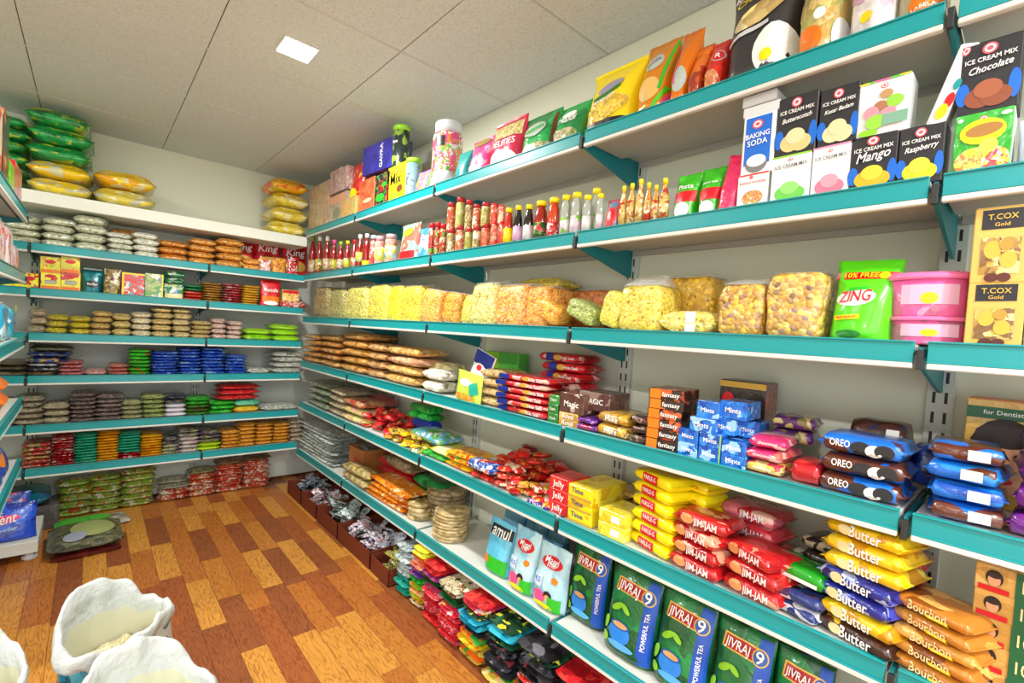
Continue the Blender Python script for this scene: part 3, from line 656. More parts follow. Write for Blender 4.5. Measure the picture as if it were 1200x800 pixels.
# shelf 6
MINT = P('30B088', '50C8A0', '20987A', scale=18, sz=3); YMA = P('E8A818', 'F0C030', 'D88810', scale=18, sz=3); RMA = P('B81420', 'C82838', '980C18', 'E8D8C8', scale=30)
S('B', 5, 'bag', 25, 60, 520, 'multicoloured red and white packet', P('C82830', 'D8D0B0', '88A838', '702028', scale=40), 6, dep=.22)
S('B', 5, 'bag', 60, 87, 510, 'dark red masala packet', RMA, 11, dep=.24)
S('B', 5, 'bag', 87, 114, 506, 'mint green masala packet', MINT, 11, dep=.24)
S('B', 5, 'bag', 113, 139, 504, 'golden yellow masala packet', YMA, 11, dep=.24)
S('B', 5, 'bag', 139, 165, 507, ['red masala packet', 'mint green masala packet'], [RMA, MINT], 9, order=[0, 0, 1, 1, 1, 1, 1, 1, 1], dep=.24)
S('B', 5, 'bag', 164, 190, 510, 'golden yellow masala packet', YMA, 8, dep=.24)
S('B', 5, 'bag', 190, 211, 513, ['grey and yellow packet', 'dark patterned packet'], [P('B8B8A8', 'C8C858', '585050', scale=35), P('403840', '788068', 'A8A0A0', scale=30)], 5, order=[0, 0, 0, 1, 1], dep=.22)
S('B', 5, 'bag', 210, 233, 503, ['white and pink printed packet', 'purple-grey printed packet'], [P('D8D0C8', 'B8B8C8', 'C898A8', '90A850', scale=40), P('584868', 'B0A8B0', 'A0B048', scale=35)], 6, order=[0, 0, 0, 0, 1, 1], dep=.22)
S('B', 5, 'bag', 233, 259, 505, ['lime yellow packet', 'purple patterned packet'], [P('B8D81E', 'C8E830', scale=14), P('584058', '807088', 'A8B848', scale=32)], 5, order=[0, 0, 1, 1, 1], dep=.24)
ORB = G('E09A28', 'F0B450', 'C87E18', scale=120)
S('B', 5, 'bag', 260, 281, 505, 'orange lentil packet', ORB, 5, dep=.24)
S('B', 5, 'bag', 281, 340, 496, 'orange lentil packet', ORB, 6, 3, dep=.24)
S('B', 5, 'bag', 340, 360, 492, 'grey-brown packet', G('A89880', 'C0B098', '887860', scale=80), 5, dep=.22)
# floor below the back-wall shelves
GNUT = P('88A838', 'A8C050', 'D8D8C0', 'C84828', '6A8A28', scale=26); RNUT = P('C83820', 'E8D0A8', 'B87840', 'E8E0D0', 'A02818', scale=34)
FL = .245
S('B', 6, 'bag', 66, 106, 562, 'pale green snack packet', GNUT, 5, dep=.11, inset=FL-.03, gname='snack packets')
S('B', 6, 'bag', 104, 142, 556, 'pale green snack packet', GNUT, 6, dep=.12, inset=FL-.02)
S('B', 6, 'bag', 142, 180, 549, 'pale green snack packet', GNUT, 6, dep=.12, inset=FL-.02)
S('B', 6, 'bag', 186, 221, 560, ['red and white nut packet', 'clear grey packet'], [RNUT, G('888A70', 'A8A890', scale=60)], 4, order=[0, 0, 1, 1], dep=.11, inset=FL-.01)
S('B', 6, 'bag', 221, 252, 549, ['red and white nut packet', 'olive packet'], [RNUT, G('787848', '98986A', scale=60)], 5, order=[0, 0, 0, 0, 1], dep=.11, inset=FL-.01)
S('B', 6, 'bag', 252, 284, 538, ['red and white nut packet', 'brown packet'], [RNUT, G('786040', '988060', scale=60)], 6, order=[0, 0, 0, 0, 0, 1], dep=.11, inset=FL-.01)
S('B', 6, 'bag', 284, 315, 534, ['red and white nut packet', 'brown packet'], [RNUT, G('685038', '887050', scale=60)], 7, order=[0, 0, 0, 0, 0, 0, 1], dep=.11, inset=FL-.01)
# ================================================================ RIGHT WALL
def ff(*a): return a
FLOR = P('C8B090', 'B88868', 'D8C8B0', 'A87878', '98A080', scale=40, sx=2.2, sz=.6)
PEACH = plain('peach_card', 'D8A080', .5)
S('R', 0, 'box', 361, 372, 219, 'narrow beige patterned carton', FLOR, dep=.2)
S('R', 0, 'box', 372, 383, 213, 'narrow beige patterned carton', FLOR, dep=.2)
S('R', 0, 'box', 383, 405, 228, 'grey and peach carton', P('B8B0A0', 'C8A890', '98988A', scale=20), dep=.2, art=[('r', 0, .85, .48, .14, PEACH), ('e', 0, .35, .2, .2, plain('olive_print', '8A9070', .5))])
S('R', 0, 'box', 384, 397, 199, 'pink striped carton', P('C8A8A0', 'B87878', 'D8D0C0', '987878', scale=35, sx=2.2, sz=.6), pb=226, dep=.18, row='upper', flap=1)
S('R', 0, 'box', 397, 404, 195, 'pink striped carton', P('C8A8A0', 'B87878', 'D8D0C0', '987878', scale=35, sx=2.2, sz=.6), pb=222, dep=.18, row='upper')
S('R', 0, 'pouch', 405, 419, 190, 'red and yellow noodle pouch', P('D01820', 'E03828', 'F0C828', scale=14), dep=.08, art=[('e', -.1, .42, .4, .12, YEL)])
S('R', 0, 'box', 399, 416, 232, 'small yellow and green printed box', P('D8B060', 'A8B868', 'E09060', scale=30), dep=.04, inset=.004, row='front')
S('R', 0, 'box', 419, 437, 210, 'orange-red gift carton', P('D86038', 'E07848', 'C85030', scale=12), dep=.14, sidem=plain('orange_side', 'E88850', .4), art=[('e', .1, .35, .28, .06, CREAM)])
S('R', 0, 'box', 438, 455, 203, 'black carton with green and red dots', P('202824', '182018', '38A048', 'C83830', scale=30), dep=.14, art=[('e', 0, .55, .12, .1, RED), ('e', -.1, .3, .3, .12, GRN), ('e', .15, .65, .16, .07, GRN)])
S('R', 0, 'box', 424, 455, 167, '', P('2A2A90', '3434A0', '242480', scale=10), pb=201, dep=.13, row='upper', tw=.1, label='violet-blue carton with vertical white letters, stacked beside the tall canister', sidem=P('48406A', '686088', '383058', scale=20), text=[('GAVRA', .12, .5, .42, WH, PI/2)])
S('R', 0, 'tube', 459, 478, 149, '', P('1C2A28', '22302C', '88A840', scale=14), pb=191, dep=.07, row='upper', label='tall black snack canister with green lid, standing above yellow carton', art=[('e', 0, .2, .3, .08, LIME)], text=[('Chips', 0, .6, .6, WH)])
S('R', 0, 'box', 453, 474, 193, '', P('F0E020', 'E8D818', scale=8), dep=.1, label='bright yellow carton with dark print, top right-wall shelf', text=[('Mix', -.05, .62, .6, BLACK), ('NOODLE', 0, .82, .8, plain('tan_print', '907040', .5))], art=[('e', -.1, .2, .25, .1, LIME), ('e', .2, .34, .16, .1, BRN)])
S('R', 0, 'tube', 474, 491, 187, '', P('7898A0', '88A8A8', '506870', scale=14), label='small grey-blue canister with green lid, behind the yellow carton')
S('R', 0, 'pouch', 483, 497, 199, 'purple and orange candy pouch', P('A86AB8', 'D88838', 'C898C8', '38984A', scale=20), dep=.07)
S('R', 0, 'pouch', 496, 508, 196, 'green and pink candy pouch', P('68A848', 'E050C0', 'E8A838', '8050A8', scale=22), dep=.07)
CANDY = P('E85078', 'E8E0E0', '58C038', 'F08830', 'E05088', scale=34, even=1)
S('R', 0, 'jar', 507, 531, 190, '', CANDY, lab=plain('pale_label', 'D8DCE0', .4), cap=plain('clear_lid', 'D0D8DC', .2), label='squat clear candy jar with pale label, under the large candy jar')
S('R', 0, 'jar', 505, 541, 146, '', CANDY, pb=191, row='upper', cap=plain('clear_lid', 'D0D8DC', .2), shoulder=.78, label='large clear jar of pink and green candies, standing on a smaller jar', art=[('r', .2, .55, .15, .1, BLACK)])
S('R', 0, 'pouch', 530, 545, 176, '', plain('teal_pack', '1A8A88', .35), dep=.07, label='plain teal upright packet beside the stacked candy jars')
S('R', 0, 'pouch', 544, 569, 159, '', P('E04890', 'D83868', 'E8A8C8', scale=9), dep=.1, label='pink pouch with olive window, beside the teal packet', art=[('e', 0, .88, .4, .10, plain('olive_mix', '8A7838', .6)), ('e', -.1, .12, .38, .14, WH)])
S('R', 0, 'pouch', 568, 605, 136, '', P('D82850', 'E03860', scale=7), dep=.11, label='crimson and white pouch with clear top showing snacks', art=[('r', 0, .74, .46, .16, G('B8A868', 'D8C888', scale=90)), ('r', 0, .97, .46, .025, RED), ('e', 0, .1, .42, .22, WH)], text=[('DELITIES', 0, .46, .72, WH)])
GP = P('18984A', '20A850', '158040', scale=7)
S('R', 0, 'pouch', 603, 645, 128, '', GP, dep=.12, label='green snack pouch with grey lettering, beside crimson pouch', art=[('e', -.05, .6, .32, .17, plain('silver_print', 'B0C0B4', .4)), ('e', .1, .12, .36, .13, P('A8A078', '789048', 'C8B890', scale=40)), ('r', .43, .5, .03, .4, BRN)], text=[('Nutmix', -.05, .6, .55, GRN, .2)])
S('R', 0, 'pouch', 640, 680, 117, '', GP, dep=.12, label='green snack pouch directly beside the big yellow bag', art=[('e', .02, .72, .2, .09, WH), ('e', -.05, .2, .42, .16, P('A8A078', '789048', 'C8B890', scale=40))], text=[('Haldi', .02, .58, .5, WH)])
S('R', 0, 'pouch', 676, 738, 66, '', plain('bright_yellow_foil', 'F4DA0C', .3, coat=.3), dep=.15, label='large bright yellow snack bag with black bottom edge', seal=YEL, lean=.05, art=[('e', .02, .62, .22, .09, plain('lilac_print', '9A90A8', .5), .3), ('r', -.02, .53, .24, .03, plain('darkgreen_print', '287838', .5), .35), ('e', -.03, .28, .42, .17, G('E0B828', 'F0D860', 'D8A018', scale=105), .2), ('r', 0, .06, .46, .06, BLACK)], text=[('NAMKEEN', -.05, .44, .4, WH, .25)])
ORF = plain('orange_gold_foil', 'E08A1E', .25, metal=.25, coat=.4)
S('R', 0, 'pouch', 737, 776, 35, '', ORF, dep=.16, lean=.05, label='orange-gold snack bag with silver oval and green stripes', art=[('e', -.05, .68, .28, .12, plain('silver_print', 'B0C0B4', .4), .4), ('e', .0, .3, .3, .16, plain('pale_gold', 'E0B868', .4)), ('r', .36, .62, .035, .34, GRN, -.1), ('r', .30, .16, .04, .16, plain('bright_green2', '48C820', .4), -.4), ('r', .40, .12, .03, .12, PINK, -.3)], text=[('SONA', -.05, .68, .44, plain('violet_print', '6A5898', .5), .4)])
S('R', 0, 'pouch', 778, 803, 22, '', plain('orange_foil', 'E87A12', .25, metal=.2, coat=.4), dep=.15, lean=.04, label='bright orange snack bag with pink and green ribbons, narrow view', art=[('e', .05, .3, .3, .16, plain('silver_print', 'B0C0B4', .4)), ('r', -.3, .6, .05, .35, PINK, .1), ('r', -.42, .6, .04, .35, GRN, .1)])
S('R', 0, 'pouch', 800, 820, 42, '', P('B84818', 'D86A20', '983010', scale=8), dep=.14, label='rust-brown snack bag between orange and red bags', art=[('r', 0, .86, .4, .08, ORG)])
S('R', 0, 'pouch', 818, 842, 38, '', P('C82018', 'D83020', scale=7), dep=.13, label='red snack bag with round R emblem', art=[('e', .15, .66, .3, .11, plain('grey_ring', 'B8B0A8', .4)), ('e', .15, .66, .24, .09, RED, 0, .0016), ('e', 0, .2, .4, .2, P('C87848', 'D89868', 'A85030', scale=30))], text=[('R', .15, .66, .22, WH)])
S('R', 0, 'pouch', 838, 924, -45, '', plain('charcoal_film', '2E2E30', .4, coat=.3), dep=.17, label='large charcoal banana chips bag with white corner', art=[('e', .02, .62, .40, .11, G('D8C078', 'B89858', 'E8D8A0', scale=22), .5), ('r', -.12, .44, .3, .02, plain('silver_film', 'C8CCD0', .3), .2), ('e', .27, .22, .26, .22, WH), ('e', .2, .16, .08, .055, YEL, 0, .0022)], text=[('BANANA', -.18, .90, .55, WH, .1, 1.1, .2), ('CHIPS', -.18, .82, .45, YEL, .1, 1.1, .2)])
S('R', 0, 'pouch', 924, 984, -85, '', P('D8B868', 'C8A050', 'A8A858', scale=8), dep=.17, label='vegetable chips bag with orange corner, beside banana chips', art=[('e', .0, .42, .42, .2, G('B8A868', 'D8C088', '98A048', scale=24)), ('e', .05, .34, .12, .05, WH), ('e', -.15, .14, .3, .12, ORG), ('e', .42, .15, .12, .14, WH)], text=[('VEGGIE', -.1, .72, .6, RED)])
S('R', 0, 'pouch', 985, 1048, -110, '', P('E8E4E0', 'D8D0D0', 'E8B8C8', scale=8), dep=.16, label='white and pink chips bag with small yellow dot', art=[('e', -.05, .17, .12, .045, YEL), ('e', -.2, .42, .25, .12, plain('lilac_pink', 'C8A0B8', .4))], text=[('CHIPS', 0, .7, .6, PINK)])
S('R', 0, 'pouch', 1040, 1106, -130, '', P('A8A078', '88A058', '908070', scale=9), dep=.16, inset=.04, label='olive and orange snack bag at the near end of top bay', art=[('e', .15, .16, .3, .1, ORG), ('r', .2, .08, .26, .02, YEL, .2)], text=[('LABELA', .12, .13, .45, WH, .2)])
S('R', 0, 'pouch', 1118, 1200, -170, '', P('E07018', 'D86010', scale=7), dep=.16, label='orange bag, first in the nearest bay of top right-wall shelf')
# ---- second shelf: sauces, pickles, boxes
SAU = plain('ketchup', '8A1410', .12, coat=.8); lab1 = P('C8C030', 'E8E0C0', '58A038', 'C83828', scale=40); lab2 = P('D8B8A0', 'C84830', 'E8D8C0', '78A050', scale=45)
xs = [361, 369, 378, 386, 394, 402, 410]
caps = [plain('olive_cap', '8A9A30', .4), WH, WH, PINK, LIME, YEL, RED]
for i, x in enumerate(xs):
    S('R', 1, 'bottle', x, x+8, (277, 277, 277, 281, 283, 282, 281)[i], ['dark red ketchup bottle with %s cap' % c for c in ('olive', 'white', 'white', 'pink', 'lime', 'yellow', 'red')][i], SAU, neck=.4, cap=caps[i], lab=(lab1 if i % 2 else lab2), dep=.05, l1=.4)
S('R', 1, 'bottle', 416, 425, 275, 'tall ketchup bottle with white cap', SAU, neck=.4, cap=WH, lab=P('B8C840', 'D8E0A0', scale=30), l0=.2, l1=.48, dep=.05)
S('R', 1, 'bottle', 424, 433, 274, 'tall ketchup bottle with white cap', SAU, neck=.4, cap=WH, lab=YEL, l0=.05, l1=.2, dep=.05)
S('R', 1, 'bottle', 432, 441, 276, 'reddish squeeze bottle with pale blue cap', P('D86050', 'E8C8C0', 'B02820', scale=30), neck=.6, cap=plain('pale_blue_cap', 'A8C8D8', .4), dep=.05)
PJ = P('C88878', 'D8A8A0', 'B86858', scale=30)
S('R', 1, 'jar', 438, 450, 277, 'pinkish pickle jar with yellow label', PJ, lab=P('D8D838', 'E8E8A0', scale=20), cap=plain('mauve_cap', 'B898A0', .4), dep=.08)
S('R', 1, 'jar', 450, 464, 275, 'pinkish pickle jar with yellow label', PJ, lab=P('D8D838', 'B8C8C8', scale=20), cap=plain('mauve_cap', 'B898A0', .4), dep=.08)
S('R', 1, 'pouch', 464, 485, 261, '', P('88C8A8', 'D84838', 'A8D8C8', 'D86858', scale=14), dep=.07, label='mint and red upright pouch beside the blue pouch', art=[('e', -.05, .78, .28, .12, LIME), ('r', 0, .14, .42, .12, RED)])
S('R', 1, 'pouch', 486, 503, 266, '', P('3888C8', '58A8D8', 'A8D0E8', scale=14), dep=.06, label='small light blue pouch, second right-wall shelf', text=[('Oats', 0, .7, .6, WH)])
for a, b, tp in ((501, 508, 262), (508, 515, 261), (514, 522, 263)):
    S('R', 1, 'bottle', a, b, tp, 'small red chutney bottle with red cap', P('A82018', 'C83828', '58A838', 'E8C0A0', scale=40), neck=.7, cap=RED, dep=.04)
JG = [P('988A48', 'C8B870', '8A6030', 'E0D8C0', scale=40), P('C85830', 'D88858', 'B83820', 'E8D0B8', scale=40), P('A8A850', 'C8C888', '989038', scale=40)]
for i, (a, b) in enumerate(((523, 533), (533, 544), (544, 553), (553, 563), (563, 574))):
    S('R', 1, 'jar', a, b, (269, 265, 268, 266, 263)[i], 'small pickle jar with red lid', JG[i % 3], cap=plain('dark_red_cap', 'B02028', .3), dep=.06)
    S('R', 1, 'jar', a, b, (238, 232, 235, 240, 238)[i], 'upper pickle jar with red lid', JG[(i+1) % 3], pb=(269, 265, 268, 266, 263)[i]+.5, row='upper', cap=plain('dark_red_cap', 'B02028', .3), dep=.06)
CAN = P('D84830', 'E89070', 'C83020', 'E8D0B0', scale=36)
for a, b, t0, t1 in ((574, 583, 261, 239), (583, 591, 260, 241)):
    S('R', 1, 'jar', a, b, t0, 'orange-red printed tin', CAN, cap=RED, dep=.05, name='printed_tin', cat='tin', shoulder=.93)
    S('R', 1, 'jar', a, b, t1, 'upper orange-red printed tin', CAN, pb=t0+.5, row='upper', cap=RED, dep=.05, name='printed_tin', cat='tin', shoulder=.93)
S('R', 1, 'bottle', 589, 600, 244, 'red chilli sauce bottle with yellow cap', plain('chilli_sauce', 'B83018', .15, coat=.7), neck=.55, lab=YEL, dep=.05)
DK = plain('dark_soy', '1A1414', .12, coat=.8)
S('R', 1, 'bottle', 600, 611, 241, 'black soy sauce bottle with pink label', DK, neck=.5, lab=plain('pink_label', 'D8A8C8', .4), dep=.05)
S('R', 1, 'bottle', 612, 624, 240, 'black soy sauce bottle with white label', DK, neck=.5, lab=plain('white_label', 'DDD8D8', .4), dep=.05)
S('R', 1, 'bottle', 624, 640, 236, 'dark red sauce bottle with fruit label', plain('tomato_sauce', '98201A', .15, coat=.7), neck=.55, lab=P('2E5A30', 'C83030', '88A848', scale=30), dep=.06)
S('R', 1, 'bottle', 640, 654, 232, 'orange-red sauce bottle with yellow cap', plain('orange_sauce', 'C84018', .15, coat=.7), neck=.6, lab=P('C82828', 'D85048', 'E8E0E0', scale=40), l1=.4, dep=.06)
VIN = plain('clear_vinegar', 'A8B0A4', .08, coat=.8); vl = P('E0D8D8', 'D8C0D0', '88C848', scale=20)
S('R', 1, 'bottle', 655, 667, 229, 'clear vinegar bottle with yellow cap', VIN, neck=.6, lab=vl, dep=.06)
S('R', 1, 'bottle', 667, 680, 226, 'clear vinegar bottle with yellow cap', VIN, neck=.6, lab=vl, dep=.06)
S('R', 1, 'bottle', 681, 692, 229, 'clear vinegar bottle with yellow cap', VIN, neck=.6, lab=vl, dep=.06)
S('R', 1, 'bottle', 688, 704, 221, '', VIN, neck=.45, lab=vl, dep=.07, inset=.08, label='wide clear vinegar bottle with yellow cap, tallest of the clear bottles')
S('R', 1, 'bottle', 697, 706, 227, 'slim clear vinegar bottle with yellow cap', VIN, neck=.6, lab=vl, dep=.04)
S('R', 1, 'pouch', 706, 722, 232, '', P('3888A8', 'C84848', 'B05060', scale=12), dep=.05, label='blue and red pouch between vinegar bottles and honey bottles', art=[('e', -.08, .45, .3, .3, RED)])
HON = P('C88828', 'D8A848', 'A83828', 'E8D8A0', scale=24)
for a, b, tp in ((724, 733, 218), (733, 743, 215), (743, 753, 210), (753, 762, 214), (762, 771, 217), (771, 782, 209)):
    S('R', 1, 'bottle', a, b, tp, 'amber squeeze bottle with yellow nozzle cap', HON, neck=.38, dep=.05, lab=P('D8B868', 'C83828', 'E8E0C0', 'B07030', scale=34), l1=.6)
GR2 = P('48C828', '38B020', scale=8)
S('R', 1, 'pouch', 783, 812, 200, '', GR2, dep=.09, label='green pouch with red band, beside the amber squeeze bottles', art=[('r', 0, .48, .44, .12, RED), ('e', 0, .2, .3, .16, WH)], text=[('Pasta', 0, .7, .6, WH)])
S('R', 1, 'pouch', 812, 841, 192, '', GR2, dep=.09, label='green pouch with red band, beside the pink bottle-shaped pouch', art=[('r', 0, .44, .44, .12, RED), ('e', 0, .16, .3, .14, WH)], text=[('pasta mix', 0, .68, .6, WH)])
S('R', 1, 'pouch', 834, 862, 178, '', P('E02860', 'D82050', 'E05888', scale=12), dep=.08, label='pink bottle-shaped pouch leaning against the baking powder box', roll=.12)
# mix cartons
NK = plain('matt_black_card', '26262A', .45); ring = plain('pink_ring', 'E85A68', .4)
def logo(x, z, r, asp): return [('e', x, z, r, r*asp, ring), ('e', x, z, r*.72, r*.72*asp, WH, 0, .0015), ('e', x, z, r*.42, r*.42*asp, ring, 0, .002)]
wc = plain('white_card', 'E8EAE8', .45)
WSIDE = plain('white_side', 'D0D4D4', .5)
S('R', 1, 'box', 862, 898, 203, '', wc, dep=.07, label='white baking powder box under the blue baking soda box', text=[('BAKING POWDER', 0, .74, .86, RED)], art=[('r', 0, .97, .5, .02, RED), ('e', .02, .32, .34, .2, P('C89048', 'E0B868', 'C85858', scale=90)), ('e', -.05, .89, .06, .05, ring)])
S('R', 1, 'box', 864, 902, 133, '', wc, pb=203.5, dep=.07, row='upper', label='blue and white baking soda box on the baking powder box', art=[('r', -.02, .56, .40, .40, BLU), ('e', -.02, .17, .34, .15, plain('grey_bowl', '787878', .5)), ('e', -.02, .22, .3, .1, WH, 0, .0016)]+[('e', -.05, .83, .17, .075, ring, 0, .0016), ('e', -.05, .83, .12, .052, WH, 0, .002), ('e', -.05, .83, .07, .03, ring, 0, .0024)], text=[('BAKING', -.02, .64, .74, WH, .05, 1.15), ('SODA', -.02, .52, .62, WH, .05, 1.15)])
S('R', 1, 'box', 862, 905, 122, '', WSIDE, pb=133.5, dep=.08, row='upper', label='plain white flat box lying on the baking soda box', flap=1)
S('R', 1, 'box', 860, 900, 109, '', WSIDE, pb=121.5, dep=.075, row='upper', label='topmost plain white flat box above baking soda', flap=1)
def mixbox(a, b, t0, pb, top, name2, scoop, scoop2, blk, lbl, row):
    tm = WH if blk else plain('grey_letters', '6A6A70', .5)
    art = ([('e', -.42, .30, .12, .16, BLU), ('e', .42, .32, .1, .2, BLU)] if blk else [('r', 0, .985, .5, .016, top)])
    art += [('e', -.12, .22, .26, .15, scoop), ('e', .14, .20, .26, .14, scoop), ('e', .0, .32, .24, .13, scoop2)]
    art += logo(-.02, .88 if blk else .90, .13 if blk else .06, .6)
    o = dict(dep=.075, art=art, text=[('ICE CREAM MIX', 0, .74 if blk else .77, .84, tm, .03, 1.25)] + ([(name2, .02, .61, .72, WH, .1, 1.3, .4)] if blk else []), sidem=(NK if blk else WSIDE), label=lbl, row=row)
    if pb: o['pb'] = pb
    S('R', 1, 'box', a, b, t0, '', NK if blk else wc, **o)
cream = plain('cream_scoop', 'E0D0A0', .5); cream2 = plain('butter_scoop', 'D8C080', .5)
mixbox(901, 947, 181, None, plain('lime_band', '90D030', .4), '', plain('green_scoop', '70C850', .5), plain('green_scoop2', '90D870', .5), False, 'white ice cream mix box with green scoops', 'on')
mixbox(903, 950, 111, 182, None, 'Butterscotch', cream2, cream, True, 'black ice cream mix box reading Butterscotch', 'upper')
mixbox(948, 993, 170, None, plain('pink_band', 'E890B8', .4), '', plain('pink_scoop', 'E87890', .5), plain('pink_scoop2', 'F098A8', .5), False, 'white ice cream mix box with pink scoops', 'on')
mixbox(952, 998, 101, 171, None, 'Kesar Badam', cream, cream, True, 'black ice cream mix box with cream scoop, above the pink scoop box', 'upper')
mixbox(993, 1048, 157, None, None, 'Mango', plain('mango_scoop', 'F0B020', .5), plain('mango_scoop2', 'F8C838', .5), True, 'black ice cream mix box reading Mango', 'on')
S('R', 1, 'box', 997, 1058, 92, '', wc, pb=157.5, dep=.07, row='upper', label='white box with green and pink macaron picture, above the Mango box', sidem=WSIDE, art=logo(0, .88, .07, .7)+[('r', 0, .985, .5, .016, P('48C838', 'E8D828', 'D868A8', scale=12)), ('e', .05, .72, .13, .08, plain('tan_macaron', 'B89060', .5)), ('e', .22, .56, .17, .11, plain('green_macaron', '90D040', .5)), ('e', -.05, .52, .13, .09, plain('brown_macaron', 'A87050', .5)), ('e', -.22, .42, .15, .12, plain('rose_macaron', 'E090A0', .5)), ('e', .12, .36, .15, .11, plain('rose_macaron', 'E090A0', .5), 0, .0016), ('e', -.12, .24, .2, .13, plain('green_macaron', '90D040', .5)), ('r', .25, .25, .24, .1, plain('sage_print', '78A890', .5)), ('e', -.25, .06, .2, .06, LIME)])
mixbox(1049, 1103, 147, None, None, 'Raspberry', plain('lemon_scoop', 'E8D020', .5), plain('lemon_scoop2', 'F4E040', .5), True, 'black ice cream mix box with yellow scoop, beside the Mango box', 'on')
S('R', 1, 'box', 1078, 1100, 72, '', wc, pb=146, dep=.05, row='upper', roll=.28, h=.15, label='narrow white box leaning above the yellow scoop box', art=logo(0, .9, .2, .3)+[('e', .3, .5, .2, .07, TEAL), ('e', .25, .3, .25, .1, RED), ('e', .1, .16, .3, .1, YEL)])
S('R', 1, 'box', 1113, 1183, 130, '', P('38B038', '30A830', scale=4), dep=.08, label='green box with sandwich and custard picture, nearest bay', sidem=WSIDE, art=logo(0, .88, .08, .6)+[('e', 0, .68, .40, .2, YEL), ('e', .02, .70, .32, .1, plain('toast_print', 'A87838', .6), .1, .0016), ('e', -.1, .22, .36, .22, P('E8D048', 'E08048', 'F0E080', scale=90)), ('e', .25, .2, .24, .2, P('E8C848', 'D84848', 'E8E0D0', scale=50)), ('e', .12, .44, .16, .12, plain('custard', 'D8E050', .5), 0, .002), ('e', -.4, .9, .05, .03, WH), ('e', .38, .9, .09, .03, WH)])
mixbox(1113, 1186, 46, 131, None, 'Chocolate', plain('choc_scoop', '8A4A30', .5), plain('choc_scoop2', 'A05A3C', .5), True, 'black ice cream mix box reading Chocolate, above the green box', 'upper')
S('R', 1, 'pouch', 1188, 1250, 128, '', P('B8D0E8', 'D8E4F0', scale=6), dep=.08, label='pale blue pouch at the photo edge, beside the green box')
# ---- third shelf
S('R', 2, 'sack', 365, 383, 333, 'brown dried-snack bag', G('908050', 'B0A068', '5A4830', scale=105), dep=.2, film=.08)
S('R', 2, 'sack', 383, 402, 336, 'olive dried-snack bag', G('A09A58', 'B8B470', '787038', scale=105), dep=.2, film=.08)
S('R', 2, 'sack', 402, 428, 331, 'pale green puffed snack bag', G('D2CC5C', 'E2DC88', 'B0A040', scale=90), dep=.2, film=.12)
S('R', 2, 'sack', 428, 452, 329, 'pale yellow puffed snack bag', G('E2D444', 'EEE078', 'C8A830', scale=90), dep=.2, film=.1)
S('R', 2, 'sack', 452, 467, 331, 'bright yellow puffed snack bag', G('F0E020', 'F8EC40', 'D0B818', scale=90), dep=.2, film=.08)
S('R', 2, 'sack', 467, 489, 331, 'yellow puffed snack bag', G('F0D02C', 'F0DC60', 'D0A020', scale=90), dep=.2, film=.08)
S('R', 2, 'sack', 487, 512, 336, 'orange spiced snack bag leaning', G('F0AC44', 'F09848', 'F4C870', scale=105), dep=.2, film=.06, roll=.14, w=.17)
S('R', 2, 'sack', 511, 538, 340, 'golden brown snack bag leaning', G('D8982E', 'E8B850', 'B87018', scale=115), dep=.2, film=.05, roll=.14, w=.13)
S('R', 2, 'sack', 538, 549, 343, 'yellow-green snack bag leaning', G('D0C848', 'D8D878', scale=105), dep=.2, film=.05, roll=.12)
S('R', 2, 'sack', 548, 577, 325, 'pale cream puffed snack bag', G('E2D878', 'F0E4A4', 'C8B450', scale=90), dep=.2, film=.12)
S('R', 2, 'sack', 577, 613, 328, 'orange lentil snack bag', G('F09C38', 'F4BC6C', 'E07818', 'F4D8A0', scale=115), dep=.2, film=.10)
S('R', 2, 'sack', 613, 637, 332, 'orange lentil snack bag', G('EE9C3C', 'F2BC6C', 'DC8020', scale=115), dep=.18, film=.06)
S('R', 2, 'bag', 590, 672, 316, '', G('D0B838', 'E0CC60', 'B89828', scale=115), h=.06, w=.26, lift=.155, dep=.15, inset=.15, row='rear', fine=True, label='flat yellow snack bag lying across the tops of lentil bags')
S('R', 2, 'sack', 640, 712, 338, '', G('B86828', 'D08840', '984818', scale=90), row='rear', dep=.12, inset=.2, film=.05, label='dark orange sev bag in rear row of third right-wall shelf')
S('R', 2, 'sack', 612, 662, 353, '', G('F0A030', 'F0B850', 'D88018', scale=100), dep=.1, inset=.01, film=0, roll=.45, w=.10, lift=.03, row='front', label='small orange lentil bag leaning before the lentil bags')
S('R', 2, 'sack', 650, 700, 353, '', G('98A850', 'B8C078', '788838', scale=115), dep=.11, film=0, roll=.42, w=.125, lift=.035, label='green pea bag leaning, third right-wall shelf')
S('R', 2, 'sack', 697, 722, 340, '', G('D8C840', 'E0D468', scale=115), dep=.16, film=0, roll=.25, w=.08, lift=.015, label='yellow snack bag leaning on the tall yellow bag')
S('R', 2, 'sack', 720, 770, 320, '', G('ECCC48', 'F2D870', 'D8B030', scale=110), dep=.16, film=.2, label='tall pale yellow sev bag with twisted clear top')
S('R', 2, 'sack', 768, 832, 318, '', G('D8A828', 'E4BC48', 'C09020', scale=90), dep=.14, inset=.17, row='rear', film=.08, label='golden sev bag in rear row behind the tagged bag')
S('R', 2, 'bag', 766, 838, 362, '', G('ECD464', 'F2E090', 'D8BC48', scale=110), dep=.15, fine=True, label='pale yellow sev bag lying down with white tag', art=[('r', .1, .5, .08, .4, WH, 0, .004)])
S('R', 2, 'bag', 820, 862, 345, '', G('D8A840', 'E4BC60', scale=105), dep=.1, inset=.2, row='rear', label='golden snack bag in rear row behind tagged bag')
MAC = ('D8A838', 'E8C468', 'A87828', 'C89850', '987060')
S('R', 2, 'sack', 836, 892, 322, '', G(*MAC, scale=88), dep=.16, film=.14, label='curly macaroni bag beside the tagged yellow bag')
